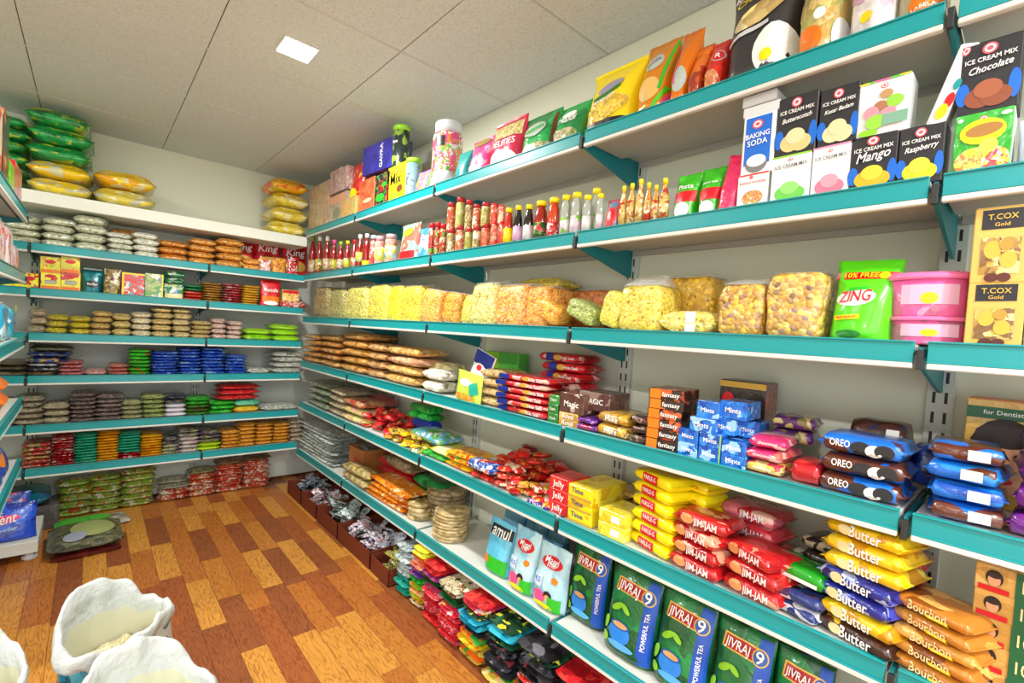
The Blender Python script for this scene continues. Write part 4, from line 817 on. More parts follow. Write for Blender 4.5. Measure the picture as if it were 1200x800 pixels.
S('R', 2, 'sack', 891, 962, 315, '', G('E0B048', 'EFD080', 'B08030', 'C89858', 'A08070', scale=86), dep=.16, film=.04, label='tall curly macaroni bag beside the green pouch')
S('R', 2, 'pouch', 962, 1042, 300, '', plain('neon_green_film', '58D818', .28, coat=.4), dep=.14, inset=.015, roll=.03, label='neon green detergent pouch reading ZING with red band', art=[('r', 0, .80, .47, .045, RED), ('e', .27, .80, .08, .045, YEL, 0, .0018), ('e', -.08, .52, .3, .10, WH, .15), ('r', -.16, .28, .2, .028, YEL, .12), ('e', -.1, .08, .2, .05, plain('deep_green', '18802A', .4)), ('r', -.05, .63, .15, .02, GRN, .12)], text=[('10% FREE', -.08, .80, .52, YEL), ('ZING', -.08, .53, .48, RED, .12, 1.5, .25), ('FRAGRANT', -.16, .28, .32, RED, .12)])
PT = P('E868A8', 'E8A0C8', 'D85898', 'B86888', scale=8)
for i, (a, b, tp, pb_) in enumerate(((1032, 1132, 370, None), (1028, 1130, 318, 370.5))):
    o = dict(dep=.19, inset=.03, w=.155, art=[('r', .05, .5, .28, .22, plain('pale_pink_label', 'E8B8D8', .4)), ('e', .06, .42, .09, .13, YEL, 0, .002)], label=('pink oval tub standing on shelf, lid under another tub', 'upper pink oval tub with lid, stacked on its twin')[i], row=('on', 'upper')[i], cap=plain('pink_lid', 'F078B0', .3))
    if pb_: o['pb'] = pb_
    S('R', 2, 'tub', a, b, tp, '', PT, **o)
TG = plain('gold_card', 'D8B45C', .4, metal=.15)
for i, (tp, pb_) in enumerate(((331, None), (242, 331.5))):
    o = dict(dep=.09, inset=.015, flapm=TG, label=('gold biscuit gift carton with window, lower of two', 'gold biscuit gift carton stacked on an identical one')[i], row=('on', 'upper')[i],
             art=[('r', 0, .84, .36, .13, BLACK), ('r', 0, .36, .34, .24, P('C8A848', 'A88030', 'E8D088', '805828', scale=30, even=1)), ('e', -.14, .44, .15, .12, plain('biscuit_print', 'D8B040', .5), 0, .0016), ('e', .15, .3, .15, .11, plain('biscuit_print', 'D8B040', .5), 0, .0016), ('e', .1, .5, .12, .08, plain('biscuit_print2', 'B89038', .5), 0, .0018), ('e', -.12, .07, .12, .06, plain('choc_print', '5A2014', .4)), ('e', .1, .07, .12, .06, plain('choc_print', '5A2014', .4))],
             text=[('T.COX', 0, .865, .52, GOLD, 0, 1.15), ('Gold', 0, .765, .26, GOLD, 0, 1.0)])
    if pb_: o['pb'] = pb_
    S('R', 2, 'box', 1128, 1197, tp, '', TG, **o)
    o = dict(o); o['label'] = ('gold carton at photo edge, lower', 'gold carton at photo edge, upper')[i]
    S('R', 2, 'box', 1200, 1275, tp+3, '', TG, **o)
# ---- fourth shelf
BIS = ('C88838', 'E0AC60', 'A86828', 'F0D098')
S('R', 3, 'bag', 352, 372, 391, 'golden rusk packet', G(*BIS, scale=40), 5, dep=.26, fine=True)
S('R', 3, 'bag', 372, 396, 392, 'golden rusk packet', G(*BIS, scale=40), 5, dep=.26, fine=True)
S('R', 3, 'bag', 396, 426, 389, 'golden rusk packet', G('D09848', 'E4B870', 'B07830', scale=40), 5, dep=.26, fine=True)
S('R', 3, 'bag', 427, 446, 402, 'tan rusk packet', G('C09058', 'D4AC78', '9A7040', scale=40), 4, dep=.26, fine=True)
S('R', 3, 'bag', 448, 490, 406, ['tan rusk packet', 'golden rusk packet with pink tint'], [G('D0A050', 'E4C080', 'B08038', scale=40), G('D8A880', 'E8C0A0', 'C08858', scale=40)], 4, order=[0, 0, 1, 0], dep=.2, fine=True)
S('R', 3, 'bag', 492, 516, 432, 'white puffed packet', G('D8D4C0', 'E8E4D8', 'B8A880', scale=40), 2, dep=.15, fine=True)
S('R', 3, 'bag', 498, 524, 424, 'round yellowish bread bag', G('D8C888', 'E8DCA8', scale=20), 1, pb=441, dep=.14, inset=.1, fine=True, row='rear')
S('R', 3, 'pouch', 534, 570, 414, '', P('E8E4E0', 'D8D8DC', scale=5), dep=.06, inset=.05, roll=.3, w=.14, h=.21, lift=.022, label='white and navy rusk pouch leaning sideways, fourth right-wall shelf', art=[('r', 0, .85, .46, .14, NAVY), ('e', 0, .62, .3, .13, WH, 0, .0016), ('e', 0, .3, .34, .12, plain('rusk_print', 'D88850', .5)), ('r', 0, .06, .46, .06, BLU), ('e', 0, .66, .12, .06, RED, 0, .002)])
S('R', 3, 'pouch', 530, 559, 436, '', P('B8D838', 'C8E050', scale=6), dep=.04, inset=.006, roll=.1, label='lime pouch with teal flash before the white rusk pouch', art=[('e', -.05, .65, .24, .12, WH), ('r', .28, .5, .14, .2, plain('aqua_print', '20A890', .4), .4), ('e', 0, .16, .4, .13, P('D8A030', 'E8C050', 'C88020', scale=50))])
S('R', 3, 'box', 562, 606, 409, '', P('48B830', '58C038', scale=3), dep=.06, inset=.26, row='rear', lift=.06, h=.16, label='plain green box standing at the rear, fourth right-wall shelf', art=[('r', -.25, .5, .25, .5, LIME)])
S('R', 3, 'bag', 557, 585, 432, 'tan sesame packet', G('C8A868', 'DCC490', 'A88848', scale=90), 4, dep=.18, fine=True, inset=.03)
PR = P('C81820', 'D82028', 'A81018', 'E0B8A8', scale=16, sx=.7)
HHa = [('r', -.40, .5, .1, .42, NAVY), ('e', .05, .55, .09, .3, GOLD)]
S('R', 3, 'flow', 582, 640, 440, 'red biscuit pack with navy end', PR, 6, dep=.17, tw=.1, art=HHa, text=[('Hide Seek', .22, .5, .26, WH)], cat='biscuit pack')
S('R', 3, 'flow', 628, 682, 417, 'navy-banded red biscuit pack', PR, 4, dep=.14, inset=.16, lift=.10, h=.15, w=.23, row='rear', art=[('r', -.2, .5, .08, .42, NAVY), ('e', -.02, .5, .09, .33, GOLD)], text=[('Hide Seek', .2, .5, .3, WH)])
S('R', 3, 'box', 641, 653, 463, '', P('3A8A38', '2E7A30', scale=8), 3, dep=.14, label='', art=[], text=[('Dark', 0, .5, .6, WH)]); SPECS[-1]['desc'] = 'green biscuit carton'; SPECS[-1]['o'].pop('label')
S('R', 3, 'box', 654, 676, 484, 'golden biscuit carton', P('B88A30', 'C89A40', 'D8B868', scale=10), 2, dep=.14, text=[('Royal', 0, .5, .6, WH)])
S('R', 3, 'box', 654, 682, 461, '', P('5A3830', '6A4638', 'B8A898', scale=12), dep=.14, pb=484, row='upper', label='brown biscuit carton stacked on the golden cartons', text=[('Magic', 0, .45, .6, WH)])
S('R', 3, 'box', 676, 712, 460, '', P('50302C', '604038', '887068', scale=10), dep=.12, inset=.05, pb=481, row='upper', label='dark brown carton with white lettering beside the stacked brown carton', text=[('MAGIC', 0, .5, .6, WH)])
S('R', 3, 'flow', 672, 698, 489, 'purple chocolate pack', P('6A2A98', 'B888D8', '501878', 'A82048', scale=24), 2, dep=.16)
S('R', 3, 'flow', 697, 736, 484, 'gold foil biscuit pack', P('D0A030', 'E4C060', 'A87820', 'E8D8A0', scale=20), 2, dep=.16, text=[('Milky', 0, .5, .4, WH)])
S('R', 3, 'flow', 690, 740, 478, '', P('4A3058', '685080', '302038', scale=20), dep=.1, inset=.17, row='rear', pb=500, label='dark purple biscuit pack behind the gold foil packs')
S('R', 3, 'flow', 735, 757, 487, 'dark brown foil pack', P('2C1A16', '5A2A20', '988A70', scale=34), 3, dep=.16)
DF = P('2A1410', 'C85A20', '1C0E0C', '983018', scale=22)
S('R', 3, 'box', 754, 792, 456, 'black and orange biscuit pack', DF, 6, dep=.13, tw=.12, art=[('r', -.3, .5, .16, .46, ORG)], text=[('fantasy', .15, .5, .5, WH)])
BG = P('1868C8', '2888E0', '1048A8', '98C8F0', scale=26, rough=.2)
S('R', 3, 'box', 793, 816, 503, 'blue gum carton', BG, 2, dep=.1, text=[('Mints', 0, .5, .6, WH)])
S('R', 3, 'box', 817, 843, 508, 'blue gum carton', BG, 2, dep=.1, text=[('Mints', 0, .5, .6, WH)], art=[('r', .46, .5, .03, .5, LIME)])
S('R', 3, 'box', 844, 873, 518, 'blue gum carton', BG, 2, dep=.1, text=[('Mints', 0, .5, .6, WH)])
S('R', 3, 'box', 805, 833, 490, '', BG, dep=.1, pb=506, row='upper', label='blue carton in middle layer, closest to orange and black stack', text=[('Mints', 0, .5, .6, WH)])
S('R', 3, 'box', 834, 858, 491, '', BG, dep=.1, pb=509, row='upper', inset=.05, label='blue carton in middle layer, centre of the gum cartons', text=[('Mints', 0, .5, .6, WH)])
S('R', 3, 'box', 859, 886, 494, '', BG, dep=.08, pb=513, row='upper', inset=.09, label='blue carton in middle layer, nearest the pink biscuit packs', text=[('Mints', 0, .5, .6, WH)])
S('R', 3, 'box', 812, 838, 471, '', BG, dep=.1, pb=490.5, row='upper', inset=.03, label='topmost blue carton, closest to orange and black stack', text=[('Mints', 0, .5, .6, WH)])
S('R', 3, 'box', 839, 870, 471, '', BG, dep=.1, pb=491.5, row='upper', inset=.05, label='topmost blue carton, before the dark chocolate carton', text=[('Mints', 0, .5, .6, WH)])
S('R', 3, 'box', 838, 892, 447, '', P('1E1614', '2A1E1A', scale=6), dep=.09, inset=.2, row='rear', label='dark chocolate carton with gold top edge standing behind blue cartons', sidem=P('7A4038', 'A85040', '904838', scale=30), art=[('r', 0, .95, .5, .04, GOLD), ('e', -.3, .72, .14, .12, RED), ('e', .2, .65, .18, .09, BLACK)], text=[('70%', .2, .66, .3, CREAM)])
PO = P('D83070', 'E86858', 'C82060', 'E8C0B8', scale=14, sx=.6)
S('R', 3, 'flow', 872, 918, 512, ['yellow striped biscuit pack', 'pink and orange biscuit pack'], [P('D8B848', 'C83850', 'E0D088', scale=16), PO], 3, order=[0, 1, 1], dep=.15, text=[('choconut', 0, .5, .5, WH)])
S('R', 3, 'flow', 896, 948, 487, 'purple and gold biscuit pack', P('58206A', '7A6A38', '401850', 'B8A868', scale=14), 2, inset=.12, pb=520, row='rear', dep=.1)
S('R', 3, 'flow', 924, 960, 541, '', P('D02028', 'E04038', 'B81820', scale=10), dep=.13, label='bright red biscuit pack beside the blue cookie packs')
OR_ = P('1A70D8', '2488E8', '5A2A18', '1450B0', scale=8, sx=.6); OR2 = P('5A2A18', '6A3420', '1A70D8', scale=8, sx=.5)
oa = [('e', .02, .45, .12, .33, plain('cookie_black', '242428', .5)), ('e', .17, .4, .1, .3, plain('cookie_cream', 'E8E0D8', .5), 0, .0016), ('e', .28, .45, .11, .33, plain('cookie_black', '242428', .5), 0, .002)]
S('R', 3, 'flow', 955, 1062, 548, ['blue cream-cookie pack', 'brown cream-cookie pack', 'blue cream-cookie pack'], [OR_, OR2, OR_], 3, order=[0, 1, 2], dep=.15, h=.135, jit=.5, text=[('OREO', -.22, .55, .24, WH, 0, 1.6)], art=oa)
S('R', 3, 'flow', 985, 1060, 520, '', P('3A2018', '1A3060', '50302A', scale=12), dep=.12, inset=.16, row='rear', pb=555, h=.13, label='dark brown cookie pack lying behind the front cookie packs', art=[('r', .25, .6, .1, .25, WH)])
S('R', 3, 'flow', 1078, 1172, 545, ['blue cream-cookie pack', 'brown-striped blue cookie pack'], [OR_, OR2], 4, order=[1, 0, 0, 1], dep=.15, h=.155, jit=1.2, art=[('r', .15, .5, .14, .26, plain('white_sticker', 'D8D8D4', .5))])
S('R', 3, 'flow', 1060, 1140, 525, '', P('16348C', '2048A8', '0E2060', scale=14), dep=.12, inset=.18, row='rear', lift=.02, h=.1, label='shiny navy cookie pack across the shelf joint, behind others')
SKIN = plain('face_print', 'E0A078', .5); HAIR = plain('hair_print', '2A1A18', .5)
S('R', 3, 'box', 1122, 1250, 472, '', P('D8A440', 'E0B050', scale=3), dep=.09, inset=.24, row='rear', flapm=ORG, label='large golden carton with child face print and green banner', art=[('r', -.05, .88, .45, .055, plain('banner_green', '14603A', .4)), ('e', -.1, .50, .36, .34, HAIR), ('e', -.08, .42, .27, .28, SKIN, 0, .0016), ('e', -.1, .68, .3, .12, HAIR, 0, .0022), ('e', -.18, .50, .05, .035, HAIR, 0, .003), ('e', .04, .49, .05, .035, HAIR, 0, .003), ('e', -.07, .26, .08, .03, RED, 0, .003)], text=[('for Dentists', -.12, .885, .42, WH)])
S('R', 3, 'flow', 1184, 1260, 548, 'shiny purple biscuit pack', P('6A1880', '8A30A0', '400C50', scale=10), 4, dep=.15, h=.2)
# ---- fifth shelf
S('R', 4, 'bag', 357, 383, 447, 'grey-green herb packet', G('88907A', 'A0A890', '60704A', scale=50), 4, dep=.24, fine=True)
S('R', 4, 'bag', 383, 402, 456, 'pale tan packet', G('B8A888', 'CCC0A4', '98845C', scale=50), 4, dep=.24, fine=True)
S('R', 4, 'bag', 400, 424, 468, ['yellow and pink printed packet', 'tan and red packet'], [P('C8C860', 'D88890', 'E0D8A0', scale=24), P('C0A070', 'B84838', scale=24)], 3, order=[0, 0, 1], dep=.18, fine=True)
RC = P('C81C1C', 'D83828', 'A81010', 'E0A068', '883018', scale=30)
def heap(si, pxa, pxb, ptopa, n, m, desc, kind='pouch', sx=.09, row=None, dep=(.03, .25), group=None, base=None, cat=None, seed=1):
    # a loose heap of small packs: each one is a thing of its own, lying at its own angle
    rnd = random.Random(seed); ms = m if isinstance(m, list) else [m]
    zs = ZR[si] if si < 6 else 0; X0 = SX+dep[0]; protos = {}
    ya, yb = RY(pxb, zs, X0), RY(pxa, zs, X0); top = ZAT(ptopa, X0+.08, (ya+yb)/2)-zs
    lay = max(1, round(top/.035)); per = max(1, math.ceil(n/(lay*(lay+1)/2))); c = 0
    for L in range(lay):
        cnt = max(1, round(n*(lay-L)/(lay*(lay+1)/2))); sh = (ya+yb)/2; half = (yb-ya)/2*(1-.55*L/max(1, lay))
        for q in range(cnt):
            i = rnd.randrange(len(ms)); key = (i, c % 3)
            if key not in protos:
                protos[key] = link('candy_packet', (flow_mesh(sx, sx*.42, sx*.36, c % 3+si) if kind == 'flow' else pillow_mesh(sx, sx*.75, sx*.34, c % 3+si)), ms[i]); ob = protos[key]
            else: ob = copy_tree(protos[key])
            fx = (q+.5)/cnt; X = X0+sx*.3+(dep[1]-dep[0]-sx*.4)*((q*.618+L*.37) % 1)*(1-.2*L/lay)
            ob.location = (X, sh+half*(2*fx-1), zs+.002+L*(top/lay)*.95+abs(rnd.gauss(0, .003))); ob.rotation_euler = (rnd.uniform(-.22, .22), rnd.uniform(-.22, .22), -PI/2+rnd.uniform(-.9, .9))
            tag(ob, desc, cat or 'candy packet', group or desc); c += 1
heap(4, 412, 466, 480, 46, [RC, P('D82028', 'E84038', 'B01018', scale=18)], 'small red candy packet in the heap near the corner, fifth right-wall shelf', sx=.075, seed=3)
S('R', 4, 'bag', 425, 452, 462, 'flat pink-red bag', P('B85850', 'C87068', scale=12), 1, pb=476, dep=.1, inset=.22, row='rear')
heap(4, 448, 486, 502, 22, [P('E8C818', 'F0DC50', 'B88818', scale=16), P('D8A028', 'E8D068', '586838', scale=20)], 'yellow candy packet in the heap near the corner, fifth right-wall shelf', sx=.07, seed=5, dep=(.0, .14))
S('R', 4, 'flow', 476, 503, 474, 'green twisted candy bag', P('18A038', '38C050', '108028', scale=18), 2, pb=492, row='rear', inset=.14, dep=.1)
S('R', 4, 'flow', 480, 504, 491, '', NAVY, pb=503, row='rear', inset=.13, dep=.08, label='navy twisted candy bag beneath the green ones')
S('R', 4, 'bag', 478, 518, 504, '', P('58A8C0', 'C8D0C8', '58A040', scale=14), pb=519, inset=.05, dep=.14, fine=True, label='pale blue and green snack packet, fifth right-wall shelf', row='upper')
S('R', 4, 'bag', 491, 552, 515, '', P('E8D820', 'F0E048', 'E8E0A0', 'C8A018', scale=12), h=.045, lift=.02, dep=.16, inset=.03, w=.26, fine=True, label='long yellow snack packet with green end', row='upper', art=[('r', .43, .5, .05, .4, GRN)])
S('R', 4, 'bag', 488, 520, 531, 'green crinkled packet', P('28A838', '48C050', '188028', scale=22), 1, dep=.15, fine=True)
S('R', 4, 'bag', 519, 549, 530, 'yellow-orange chips packet', P('E8B020', 'F0C840', 'D07818', 'C84020', scale=18), 3, dep=.16, fine=True)
S('R', 4, 'flow', 546, 575, 541, '', P('2050B0', 'A8C0E8', '1840A0', 'E0E8F0', scale=40), pb=553, dep=.08, inset=.005, row='front', label='small blue and white packet lying before red candy heap')
heap(4, 548, 600, 541, 30, [RC, P('D83028', 'E89068', 'C01818', 'F0D8B8', scale=34)], 'small red candy packet in the front heap, fifth right-wall shelf', sx=.065, seed=8, dep=(.0, .14))
heap(4, 566, 642, 527, 44, [P('B81414', 'C82018', '881010', 'C88830', scale=40), P('C81C18', 'D83020', '901010', scale=20)], 'dark red candy packet in the tall heap, fifth right-wall shelf', sx=.08, seed=9, dep=(.1, .32))
heap(4, 600, 642, 566, 22, [P('D83828', 'E8C848', 'E8E0D0', scale=20), P('D8A828', 'F0E060', 'C87018', scale=20), P('C02020', 'E0A898', scale=20)], 'mixed red and yellow sweet packet beside the red cartons', sx=.06, seed=12, dep=(.02, .16))
S('R', 4, 'box', 617, 640, 590, '', P('5A2090', '7038A8', 'C8A8E0', scale=12), dep=.05, inset=.005, row='front', label='small violet carton with white lettering before the red cartons', text=[('Dairy', 0, .5, .7, WH)])
S('R', 4, 'box', 642, 664, 560, 'small red carton', P('D02028', 'E03830', 'B81820', scale=14), 3, dep=.12, text=[('Jelly', 0, .5, .6, WH)])
YB = P('F0D818', 'F4E440', 'D8B010', scale=10)
S('R', 4, 'box', 664, 692, 571, 'yellow biscuit carton', YB, 3, dep=.2, text=[('Time', -.1, .6, .5, NAVY)], art=[('r', 0, .1, .5, .08, GOLD)])
S('R', 4, 'bag', 668, 712, 566, 'yellow foil packet', P('C8A828', 'D8C050', '987018', scale=16), 2, pb=588, inset=.18, row='rear', dep=.13)
S('R', 4, 'box', 700, 731, 600, 'lemon yellow carton', P('E8D840', 'F0E468', 'D8C020', scale=12), 2, dep=.13, inset=.015, art=[('r', .15, .5, .16, .25, WH)])
S('R', 4, 'bag', 700, 735, 572, 'brown-gold foil packet', P('A88030', 'C8A050', '785018', scale=20), 3, pb=603, inset=.18, row='rear', dep=.13)
YP2 = plain('yellow_wrap', 'F6E00E', .28, coat=.4)
S('R', 4, 'flow', 731, 797, 556, 'yellow biscuit pack with red label', YP2, 6, w=.165, dep=.105, tw=-.28, inset=.03, jit=.6, art=[('r', -.02, .5, .19, .36, RED)], text=[('PARLE-G', -.02, .55, .3, WH, 0, 1.4)])
S('R', 4, 'flow', 792, 826, 563, 'red-printed yellow biscuit pack', YP2, 6, w=.1, dep=.12, tw=-.2, inset=.09, jit=.5, text=[('KRACK', 0, .5, .4, RED)], row='rear')
JJ = P('C01C20', 'D02828', 'B01820', 'A01018', 'E0A080', scale=16, sx=.7)
ja = [('e', -.22, .55, .12, .3, plain('biscuit_round', 'D8925A', .5))]
S('R', 4, 'flow', 784, 846, 612, 'red cream-biscuit pack', JJ, 4, h=.17, w=.155, dep=.12, tw=-.2, inset=.01, jit=1.3, art=ja, text=[('JIM-JAM', .12, .5, .42, WH, 0, 1.4)])
S('R', 4, 'flow', 852, 908, 655, 'red cream-biscuit pack', JJ, 3, h=.13, w=.15, dep=.12, tw=-.3, inset=.01, jit=1.5, art=ja, text=[('JIM-JAM', .12, .5, .42, WH, 0, 1.4)])
S('R', 4, 'flow', 846, 900, 620, 'red cream-biscuit pack', P('D03848', 'E87888', 'B82028', 'E8B8A8', scale=9, sx=.7), 4, h=.19, w=.16, dep=.12, tw=-.3, inset=.15, jit=1.4, row='rear', text=[('JIM-JAM', .1, .5, .42, WH, 0, 1.4)])
BK = P('1E1614', '3A2A24', '0E0A0A', 'A89878', scale=20)
S('R', 4, 'flow', 944, 992, 625, 'black foil biscuit pack', BK, 5, h=.17, w=.12, dep=.11, tw=-.3, inset=.12, jit=1.2, row='rear')
S('R', 4, 'flow', 912, 955, 694, 'blue and white bourbon biscuit pack', P('283878', '4A3060', 'D8D8E0', '201830', scale=14), 2, h=.065, w=.12, dep=.11, tw=-.25, art=[('r', -.4, .5, .07, .42, YEL)], inset=.02)
S('R', 4, 'flow', 905, 962, 680, '', plain('green_foil', '1E9A22', .25, coat=.5), dep=.1, lift=.075, h=.045, w=.15, tw=-.25, inset=.04, row='upper', label='glossy green biscuit pack on the blue and white packs', art=[('r', 0, .3, .4, .12, WH)])
BY = P('E8C010', 'F4D830', 'C89010', scale=12); BB = P('222A8A', '3A48B8', 'A8B8E8', '181C60', scale=14)
S('R', 4, 'flow', 968, 1046, 660, ['brown and yellow biscuit pack', 'yellow butter biscuit pack', 'royal blue biscuit pack'], [P('3A2018', 'D8B830', '5A3020', scale=14), BY, BB], 7, order=[0, 1, 2, 2, 1, 1, 1], h=.265, w=.155, dep=.12, tw=-.28, inset=.01, jit=1.2, text=[('Butter', .05, .5, .4, WH, 0, 1.4)], art=[('e', -.2, .5, .09, .3, CREAM)])
S('R', 4, 'flow', 1035, 1062, 690, 'red foil biscuit pack', P('A81018', 'D02830', '201010', scale=16), 4, h=.2, w=.08, dep=.1, inset=.13, row='rear', jit=1.5)
GO = P('C07A28', 'D89840', '8A4A1C', 'E8B860', scale=10, sx=.6)
S('R', 4, 'flow', 1062, 1132, 728, 'amber foil biscuit pack', GO, 5, h=.15, w=.14, dep=.12, tw=-.3, inset=.0, jit=1.3, text=[('Bourbon', 0, .5, .45, CREAM, 0, 1.3)], art=[('r', .12, .25, .12, .14, YEL)])
FB = P('D8A858', 'C89848', 'E0B870', scale=5)
fa = [('e', -.2, .55, .14, .3, HAIR), ('e', -.2, .47, .10, .24, SKIN, 0, .0016), ('e', -.2, .66, .12, .12, HAIR, 0, .0022), ('r', .3, .5, .18, .5, plain('banner_green', '14603A', .4)), ('r', -.2, .12, .24, .1, RED)]
S('R', 4, 'box', 1142, 1205, 708, 'tan carton with child face print', FB, 5, h=.25, dep=.13, inset=.05, art=fa, text=[('10', .3, .5, .2, CREAM, 0, 1.5)], w=.085, tw=-.1)
S('R', 4, 'box', 1215, 1290, 735, 'tan carton with child face print', FB, 4, h=.2, dep=.13, inset=.05, art=fa, text=[('10', .3, .5, .2, CREAM, 0, 1.5)], w=.085, tw=-.1)
# ---- lowest shelf
S('R', 5, 'bag', 350, 386, 500, 'white noodle packet', G('C0C8C0', 'D4DAD4', 'A0AAA4', scale=40), 9, dep=.22, fine=True)
S('R', 5, 'bag', 400, 428, 547, 'pale flat papad disc packet', G('B09858', 'C8B880', '887440', scale=30), 2, dep=.10, fine=True, inset=.01)
S('R', 5, 'bag', 430, 474, 567, 'orange papad packet', P('E08018', 'F0A030', 'C86010', 'F0D0A0', scale=18), 4, dep=.17, fine=True, jit=2.5)
S('R', 5, 'bag', 440, 482, 540, 'red snack bag', P('C01820', 'D83038', '901018', scale=8), 2, pb=564, inset=.18, dep=.14, row='rear', fine=True, jit=2)
S('R', 5, 'bag', 446, 480, 537, '', G('786848', '988868', scale=30), pb=552, inset=.12, dep=.16, row='upper', label='grey-brown flat bag on the red and orange bags', fine=True)
S('R', 5, 'bag', 480, 512, 560, 'deep green crumpled bag', P('147838', '1E9048', '0E5828', scale=8), 2, pb=590, inset=.16, dep=.15, row='rear', fine=True, jit=2)
build_specs()
# carton of packets on the lowest right-wall shelf
def tray(name, w, d, h, m, t=.004):
    o = link(name, boxes([(-w/2, w/2, -d/2, d/2, 0, .004), (-w/2, w/2, -d/2, -d/2+t, 0, h), (-w/2, w/2, d/2-t, d/2, 0, h), (-w/2, -w/2+t, -d/2, d/2, 0, h), (w/2-t, w/2, -d/2, d/2, 0, h)], .0008), m)
    return o
KRAFT = P('B06A2E', 'B87438', scale=5, rough=.7)
y = (RY(383, ZR[5], SX+.05)+RY(428, ZR[5], SX+.05))/2
o = tray('cardboard_box', .20, .20, .17, KRAFT); o.location = (SX+.225, y, ZR[5]+.001); o.rotation_euler = (0, 0, -PI/2+.1)
tag(o, 'open brown cardboard box near the corner, lowest right-wall shelf', 'cardboard box')
for s in (-1, 1):
    V = [(s*.10, -.1, .17), (s*.10, .1, .17), (s*.128, .095, .155), (s*.128, -.095, .155)]
    fl = link('flap', mk(V+[(a, b, c+.003) for a, b, c in V], [(0, 1, 2, 3), (7, 6, 5, 4), (0, 4, 5, 1), (1, 5, 6, 2), (2, 6, 7, 3), (3, 7, 4, 0)], False), KRAFT, o)
spot(o, .0, .085, .035, .025, plain('carton_red', 'B84028', .6), lambda x, z: -.1, 'e')
q = link('food_packet', pillow_mesh(.15, .13, .08, 2, True), G('585450', '787470', scale=30), loc=(SX+.225, y, ZR[5]+.11)); tag(q, 'dark clear-wrapped packet inside the open brown cardboard box', 'food packet')
# papad piles: round thin discs in clear wrap
def disc_pile(px, pbase, n, r, t, col, lab, inset, film=True):
    z0 = ZR[5]+.001; X = SX+inset; y = RY(px, z0, X)
    prof = []
    proto = None; rnd = random.Random(int(px))
    for k in range(n):
        if proto is None:
            R = []
            for zz, s in ((0, .93), (t*.2, 1), (t*.8, 1), (t, .93)):
                R.append([(r*s*(1+.03*nz(i*.7, 3, px))*math.cos(2*PI*i/28), r*s*(1+.03*nz(i*.7, 3, px))*math.sin(2*PI*i/28), zz+.15*t*nz(i*.5, zz, 2)) for i in range(28)])
            proto = ob = link('papad_packet', loft(R), col)
        else: ob = copy_tree(proto)
        ob.location = (X+rnd.uniform(-.004, .004), y+rnd.uniform(-.006, .006), z0+k*t); ob.rotation_euler = (0, 0, rnd.uniform(0, 6))
        tag(ob, 'round papad packet, %s of %s' % (layw(k, n), lab), 'papad packet', 'papad piles on the lowest right-wall shelf')
PAP = G('B8A068', 'CDB888', 'A08850', scale=24, rough=.2); PAPD = G('907C58', 'A8946C', '786444', scale=24, rough=.2)
disc_pile(492, 600, 4, .07, .022, PAP, 'low pale pile beside the orange packets', .10)
disc_pile(522, 605, 7, .105, .022, PAPD, 'brownish pile nearest the right wall', .225)
disc_pile(528, 645, 9, .088, .0155, PAP, 'tall pale pile at the shelf front', .10)
# milk-powder style pouches and tea pouches
def shelf_pouch(px0, px1, ptop, m, lab, art, text, inset=.03, dep=.08, lean=.10, tw=0, seed=1, **k):
    zs = ZR[5]; X = SX+inset; y0, y1 = RY(px0, zs, X), RY(px1, zs, X); ym = (y0+y1)/2; W = abs(y1-y0); H = k.get('h') or ZAT(ptop, X, ym)-zs
    ob, f = b_pouch(W, dep, H, m, seed, seed=seed*1.37, seal=k.get('seal'), name=k.get('name', 'food_pouch'))
    for ai, a in enumerate(art): spot(ob, a[1]*W, a[2]*H, a[3]*W, a[4]*H, a[5], f, a[0], ang=a[6] if len(a) > 6 else 0, eps=.0006+.0004*ai)
    for a in text: lettering(ob, a[0], a[1]*W, a[2]*H, a[3]*W, a[4], f, a[5] if len(a) > 5 else 0, a[6] if len(a) > 6 else 1, eps=.0012+.0004*len(art), shear=a[7] if len(a) > 7 else 0)
    ob.matrix_world = Matrix.Translation((X+dep/2, ym, zs+.001)) @ Matrix.Rotation(-PI/2+tw, 4, 'Z') @ Matrix.Rotation(-lean, 4, 'X')
    return tag(ob, lab, k.get('cat', 'food pouch'), k.get('group'))
SKY = P('58B8D8', '68C4E0', '4098C0', scale=4); SIL = P('A8D0DC', 'B8DCE4', '88C0D4', scale=4)
gp = 'pale blue pouches on the lowest right-wall shelf'
shelf_pouch(562, 590, 614, SKY, 'sky blue milk pouch with black name band and green base', [('r', .05, .80, .42, .10, BLACK), ('r', .1, .16, .35, .15, GRN), ('e', -.3, .22, .14, .08, ORG)], [('amul', .05, .80, .66, WH, 0, 1.2)], inset=.035, seed=2, group=gp)
for i, (a, b, tp) in enumerate(((590, 618, 624), (618, 653, 644))):
    shelf_pouch(a, b, tp, SIL, ('pale blue pouch with red oval, beside the black-banded pouch', 'pale blue pouch with red oval, beside the green tea pouches')[i],
        [('e', .05, .74, .32, .10, RED), ('e', -.15, .18, .2, .10, PINK), ('e', .12, .24, .12, .07, HAIR), ('e', .12, .20, .08, .05, SKIN, 0, .0016), ('e', .25, .5, .10, .05, ORG), ('r', .3, .12, .16, .11, GRN), ('e', 0, .06, .3, .05, YEL, 0, .0018), ('r', -.25, .42, .14, .10, plain('pale_panel', 'C8D8E8', .5))], [('Maggi', .05, .77, .42, WH, 0, 1.1), ('mil', .05, .71, .22, WH), ('4.5', -.25, .42, .2, BLU)], inset=.025, seed=3+i, group=gp)
